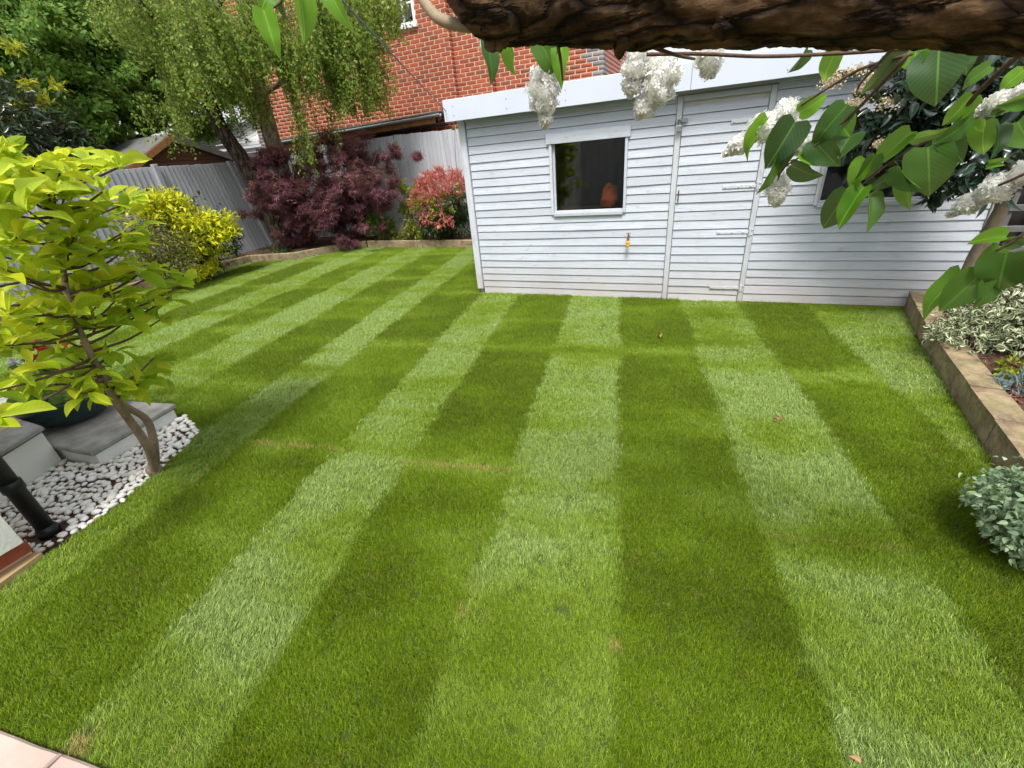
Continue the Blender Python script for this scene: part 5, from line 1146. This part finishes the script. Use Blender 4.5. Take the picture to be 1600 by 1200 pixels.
LV = [(412, 16, 432, 84, 42, 1.22, .1), (468, -14, 482, 68, 42, 1.2, -.5), (512, -22, 540, 44, 34, 1.2, .4), (440, 2, 446, 33, 12, 1.23, 1.0), (425, -20, 408, 8, 30, 1.24, .3), (455, -40, 440, 0, 34, 1.25, .2),
      (760, 66, 777, 121, 26, 1.0, -.7), (797, 66, 803, 120, 25, 1.0, .7), (842, 62, 872, 116, 46, 1.02, -.3), (878, 62, 871, 126, 32, 1.03, .4), (860, 62, 858, 108, 30, 1.05, .9),
      (1262, 78, 1239, 115, 20, 1.08, -.8), (1307, 78, 1281, 131, 40, 1.08, .3), (1405, 78, 1350, 152, 42, 1.07, -.4), (1467, 78, 1463, 157, 80, 1.08, 0), (1434, 70, 1424, 108, 38, 1.1, .5), (1520, 148, 1474, 198, 46, 1.1, -.3), (1548, 104, 1499, 134, 36, 1.12, .6),
      (1200, 184, 1156, 250, 24, 1.16, .7), (1243, 190, 1198, 264, 66, 1.15, -.1), (1249, 176, 1294, 150, 40, 1.17, .2), (1322, 166, 1268, 227, 56, 1.12, .1), (1301, 180, 1330, 212, 40, 1.14, -.3), (1272, 219, 1308, 262, 40, 1.13, .2), (1255, 236, 1290, 254, 34, 1.14, -.5), (1236, 258, 1277, 283, 28, 1.15, .8), (1215, 246, 1195, 306, 17, 1.14, -.9), (1236, 224, 1214, 276, 36, 1.16, .4),
      (1324, 297, 1285, 363, 50, 1.12, -.2), (1350, 292, 1304, 354, 38, 1.12, .5), (1356, 304, 1364, 358, 19, 1.13, -.9), (1352, 248, 1324, 298, 34, 1.12, .5), (1368, 242, 1340, 292, 30, 1.11, -.5), (1424, 206, 1361, 262, 44, 1.12, .3), (1450, 230, 1453, 307, 70, 1.1, 0), (1424, 216, 1482, 208, 26, 1.12, .7), (1470, 216, 1508, 252, 34, 1.12, -.4), (1403, 258, 1428, 304, 18, 1.12, .9), (1397, 274, 1360, 296, 28, 1.13, -.3), (1418, 268, 1415, 329, 26, 1.13, .5),
      (1538, 190, 1532, 246, 40, 1.1, .2), (1560, 196, 1565, 239, 17, 1.09, -.9), (1536, 186, 1527, 212, 15, 1.08, .4), (1550, 172, 1590, 160, 22, 1.08, .6), (1612, 150, 1565, 166, 28, 1.08, -.5), (1522, 180, 1481, 220, 34, 1.12, -.6), (1545, 254, 1572, 250, 12, 1.09, .5), (1542, 262, 1568, 256, 10, 1.09, -.4),
      (1572, 370, 1511, 376, 34, 1.1, .6), (1572, 375, 1612, 384, 26, 1.1, .3), (1562, 386, 1528, 422, 38, 1.12, -.5), (1502, 424, 1428, 493, 34, 1.12, .6), (1532, 428, 1470, 487, 62, 1.1, -.1), (1573, 396, 1556, 460, 70, 1.09, .1), (1546, 438, 1537, 480, 26, 1.1, -.8), (1600, 400, 1612, 450, 50, 1.1, .3), (1600, 110, 1560, 140, 40, 1.14, .5), (1590, 190, 1610, 230, 40, 1.12, .2), (1500, 82, 1515, 110, 30, 1.15, -.4), (1330, 210, 1310, 240, 36, 1.15, .3)]
BACKLIT = {(412, 16), (468, -14), (512, -22), (425, -20), (455, -40), (797, 66), (878, 62), (860, 62), (1307, 78), (1434, 70), (1520, 148), (1200, 184), (1249, 176), (1301, 180), (1255, 236), (1350, 292), (1424, 206), (1352, 248), (1424, 216), (1418, 268), (1538, 190), (1536, 186), (1612, 150), (1545, 254), (1542, 262), (1572, 370), (1562, 386), (1502, 424), (1600, 110)}  # leaves drawn in the painted backlit green
for bx, by, tx, ty, w, r, roll in LV:
    r = r * K_
    Bp = pr(bx, by, r); Tp = pr(tx, ty, r + rnd.uniform(-.05, .02)); y = Tp - Bp; L = np.linalg.norm(y); y = y / L; vd = CAM - (Bp + Tp) / 2; n0 = vd - y * (vd @ y); n0 /= np.linalg.norm(n0)
    s_ = np.cross(y, n0); n_ = n0 * math.cos(roll) + s_ * math.sin(roll); lp2 = math.hypot(tx - bx, ty - by); wr = (w / lp2) / max(.42, math.cos(roll))
    o = place_leaf(rnd.choice(lm), Bp, y, n_, L, lil, min(1.15, wr * .95))
    if (bx, by) in BACKLIT: o.material_slots[0].link = 'OBJECT'; o.material_slots[0].material = MT['lf_lilac_backlit']
def petal_tpl():
    V = [(0, 0, 0)]; Fc = []
    for k in range(4):
        a = math.pi / 2 * k; d = np.array([math.cos(a), math.sin(a)]); q = np.array([-d[1], d[0]]); o = len(V)
        for p, z in ((d * .55 + q * .30, .10), (d * 1.0, .02), (d * .55 - q * .30, .10)): V.append((p[0], p[1], z))
        Fc.append([0, o, o + 1, o + 2])
    return np.array(V), Fc
TPL_F = petal_tpl()
def panicle(bx, by, tx, ty, w, r, n=420, fat=.5):
    r = r * K_; Bp = pr(bx, by, r); Tp = pr(tx, ty, r + .02); ax = Tp - Bp; L = np.linalg.norm(ax); lp2 = math.hypot(tx - bx, ty - by); R0 = w / lp2 * L / 2 * 1.12
    n = int(n * 1.9); t = rng.random(n) ** .8; lob = .75 + .25 * np.sin(t * 17 + rng.random()); prof = R0 * np.interp(t, [0, .12, .4, .8, 1], [.35, .85, 1.0, .6, .12]) * lob
    d = rsph(n); a = ax / L; d = unit(d - (d @ a)[:, None] * a[None] * .8); p = Bp + t[:, None] * ax + d * (prof * (.66 + .42 * rng.random(n)))[:, None]
    sz = np.full(n, .0086) * (1 + .2 * rng.normal(size=n)).clip(.6, 1.4); nn = unit(d + .35 * rng.normal(size=(n, 3)) + a * .2); yd = np.cross(nn, rsph(n))
    V, f = bake(TPL_F, p, yd, nn, sz, sz)
    cq = [tuple(Bp + ax * q_) for q_ in np.linspace(.03, .97, 12)]; cv_, cf_ = tubevf(cq, [float(R0 * np.interp(q_, [0, .12, .4, .8, 1], [.35, .85, 1.0, .6, .12]) * .5) for q_ in np.linspace(.03, .97, 12)], 10, rough=.25, freq=60, cap=False)  # white core added inside to bounce light out through the florets
    V, f = merge([(V, f.tolist()), (cv_, cf_)]); o = build('flower_panicle', V, f, 'petal', lil)
    V, f = tubevf(curve_pts([tuple(Bp - ax * .15), tuple(Bp + ax * .4), tuple(Tp - ax * .1)], 4), list(np.linspace(.0022, .001, 9)), 5); s = build('flower_stalk', V, f, 'lf_bright', lil, smooth=True); s.parent = o
for q in ((850, 110, 846, 178, 62, 1.05, 520), (858, 130, 851, 200, 40, 1.05, 260), (1000, 74, 984, 150, 54, 1.06, 420), (1054, 100, 996, 184, 66, 1.07, 620), (1020, 90, 1030, 150, 60, 1.09, 420), (1104, 72, 1112, 118, 48, 1.06, 330), (762, 52, 766, 94, 32, 1.05, 240), (1246, 164, 1132, 241, 56, 1.19, 640), (1218, 276, 1212, 320, 36, 1.17, 260), (1612, 138, 1496, 190, 46, 1.12, 560), (1618, 262, 1484, 335, 60, 1.11, 800), (1255, 215, 1250, 240, 24, 1.18, 120)): panicle(*q)

# ------------------------------------------------------------------ cord, cable, fallen bits
p1 = np.array([X0 - .09, SY - .09, fz0 + .10]); p2 = pr(540, 0, 2.6); p3 = p1 + (p2 - p1) * 2.35
k = 60; V, f = tubevf([tuple(p1 + (p3 - p1) * i / k + np.array([0, 0, -.02 * math.sin(math.pi * i / k)])) for i in range(k + 1)], [.0042 + .0006 * math.sin(i * 2.2) for i in range(k + 1)], 6)
tag(build('washing_line', V, f, 'cord', smooth=True), 'taut blue washing line tied to the shed roof corner', 'cord')
tag(tube('cable', [(X0 - .09, SY - .05, fz0 + .11), tuple(py(694, 168, 5.6)), tuple(py(690, 178, 7.0)), tuple(py(686, 190, 8.6)), (-5.2, 8.95, 2.3)], .008, .008, 'black', n=6), 'black cable drooping from the shed corner to the gutter end', 'cable')
V = []; f = []
for x, y in ((716, 188), (720, 196), (712, 192), (716, 288), (714, 294)):
    c = py(x, y, SY + .02) + np.array([-.02, 0, 0]); k = 5; a, b = bake(TPL_O, c + rng.normal(size=(k, 3)) * .02, rsph(k), rsph(k), [.05] * k, [.03] * k); o = len(V); V.extend(a.tolist()); f.extend([[i + o for i in q] for q in b])
iv = thing('climber_sprig', 'tiny yellow green climber leaves on the shed corner post', 'plant', tuple(py(716, 240, SY)))
build('leaves', V, f, 'lf_lime', iv)
tube('stem', [tuple(py(726, 330, SY + .02) + np.array([-.03, 0, 0])), tuple(py(716, 250, SY + .02) + np.array([-.03, 0, 0])), tuple(py(714, 190, SY + .02) + np.array([-.03, 0, 0]))], .003, .002, 'twig', iv, n=5)
for (x, y, L), lab in zip(((1032, 527, .06), (1216, 657, .03), (325, 728, .03), (1345, 1192, .025)), ('curled pale orange leaf lying on the dark stripe near the shed', 'small brown leaf on the pale stripe at the right of the lawn', 'dry straw coloured leaf beside the pebbles', 'dry curled leaf at the bottom edge of the lawn')):
    c = gz(x, y, .035); tp_ = leaf_tpl(ovate, 6, .5, .5, .2, 4); a = rnd.uniform(0, 3); V, f = bake(tp_, np.array([c]), np.array([[math.cos(a), math.sin(a), .15]]), np.array([[.2, -.2, 1]]), [L], [L * .6])
    tag(build('fallen_leaf', V, f, 'dead', smooth=True), lab, 'leaf')

# house wall behind the photographer (mirrored in the shed window)
rh = thing('rear_house', 'white house wall with dark patio doors mirrored in the shed window', 'house', (-.5, -3.4, 0))
box('wall', -6, -2.2, -3.6, -3.4, 0, 4.6, 'render', rh); box('wall', .2, 5, -3.6, -3.4, 0, 4.6, 'render', rh); box('wall', -2.2, .2, -3.6, -3.4, 2.3, 4.6, 'render', rh)
for x in (-2.19, -1.0): box('door_frame', x, x + 1.18, -3.56, -3.5, 0, 2.29, 'black', rh)

for o in list(bpy.data.objects):
    if '_o' in o: del o['_o']
print('objects', len(bpy.data.objects))
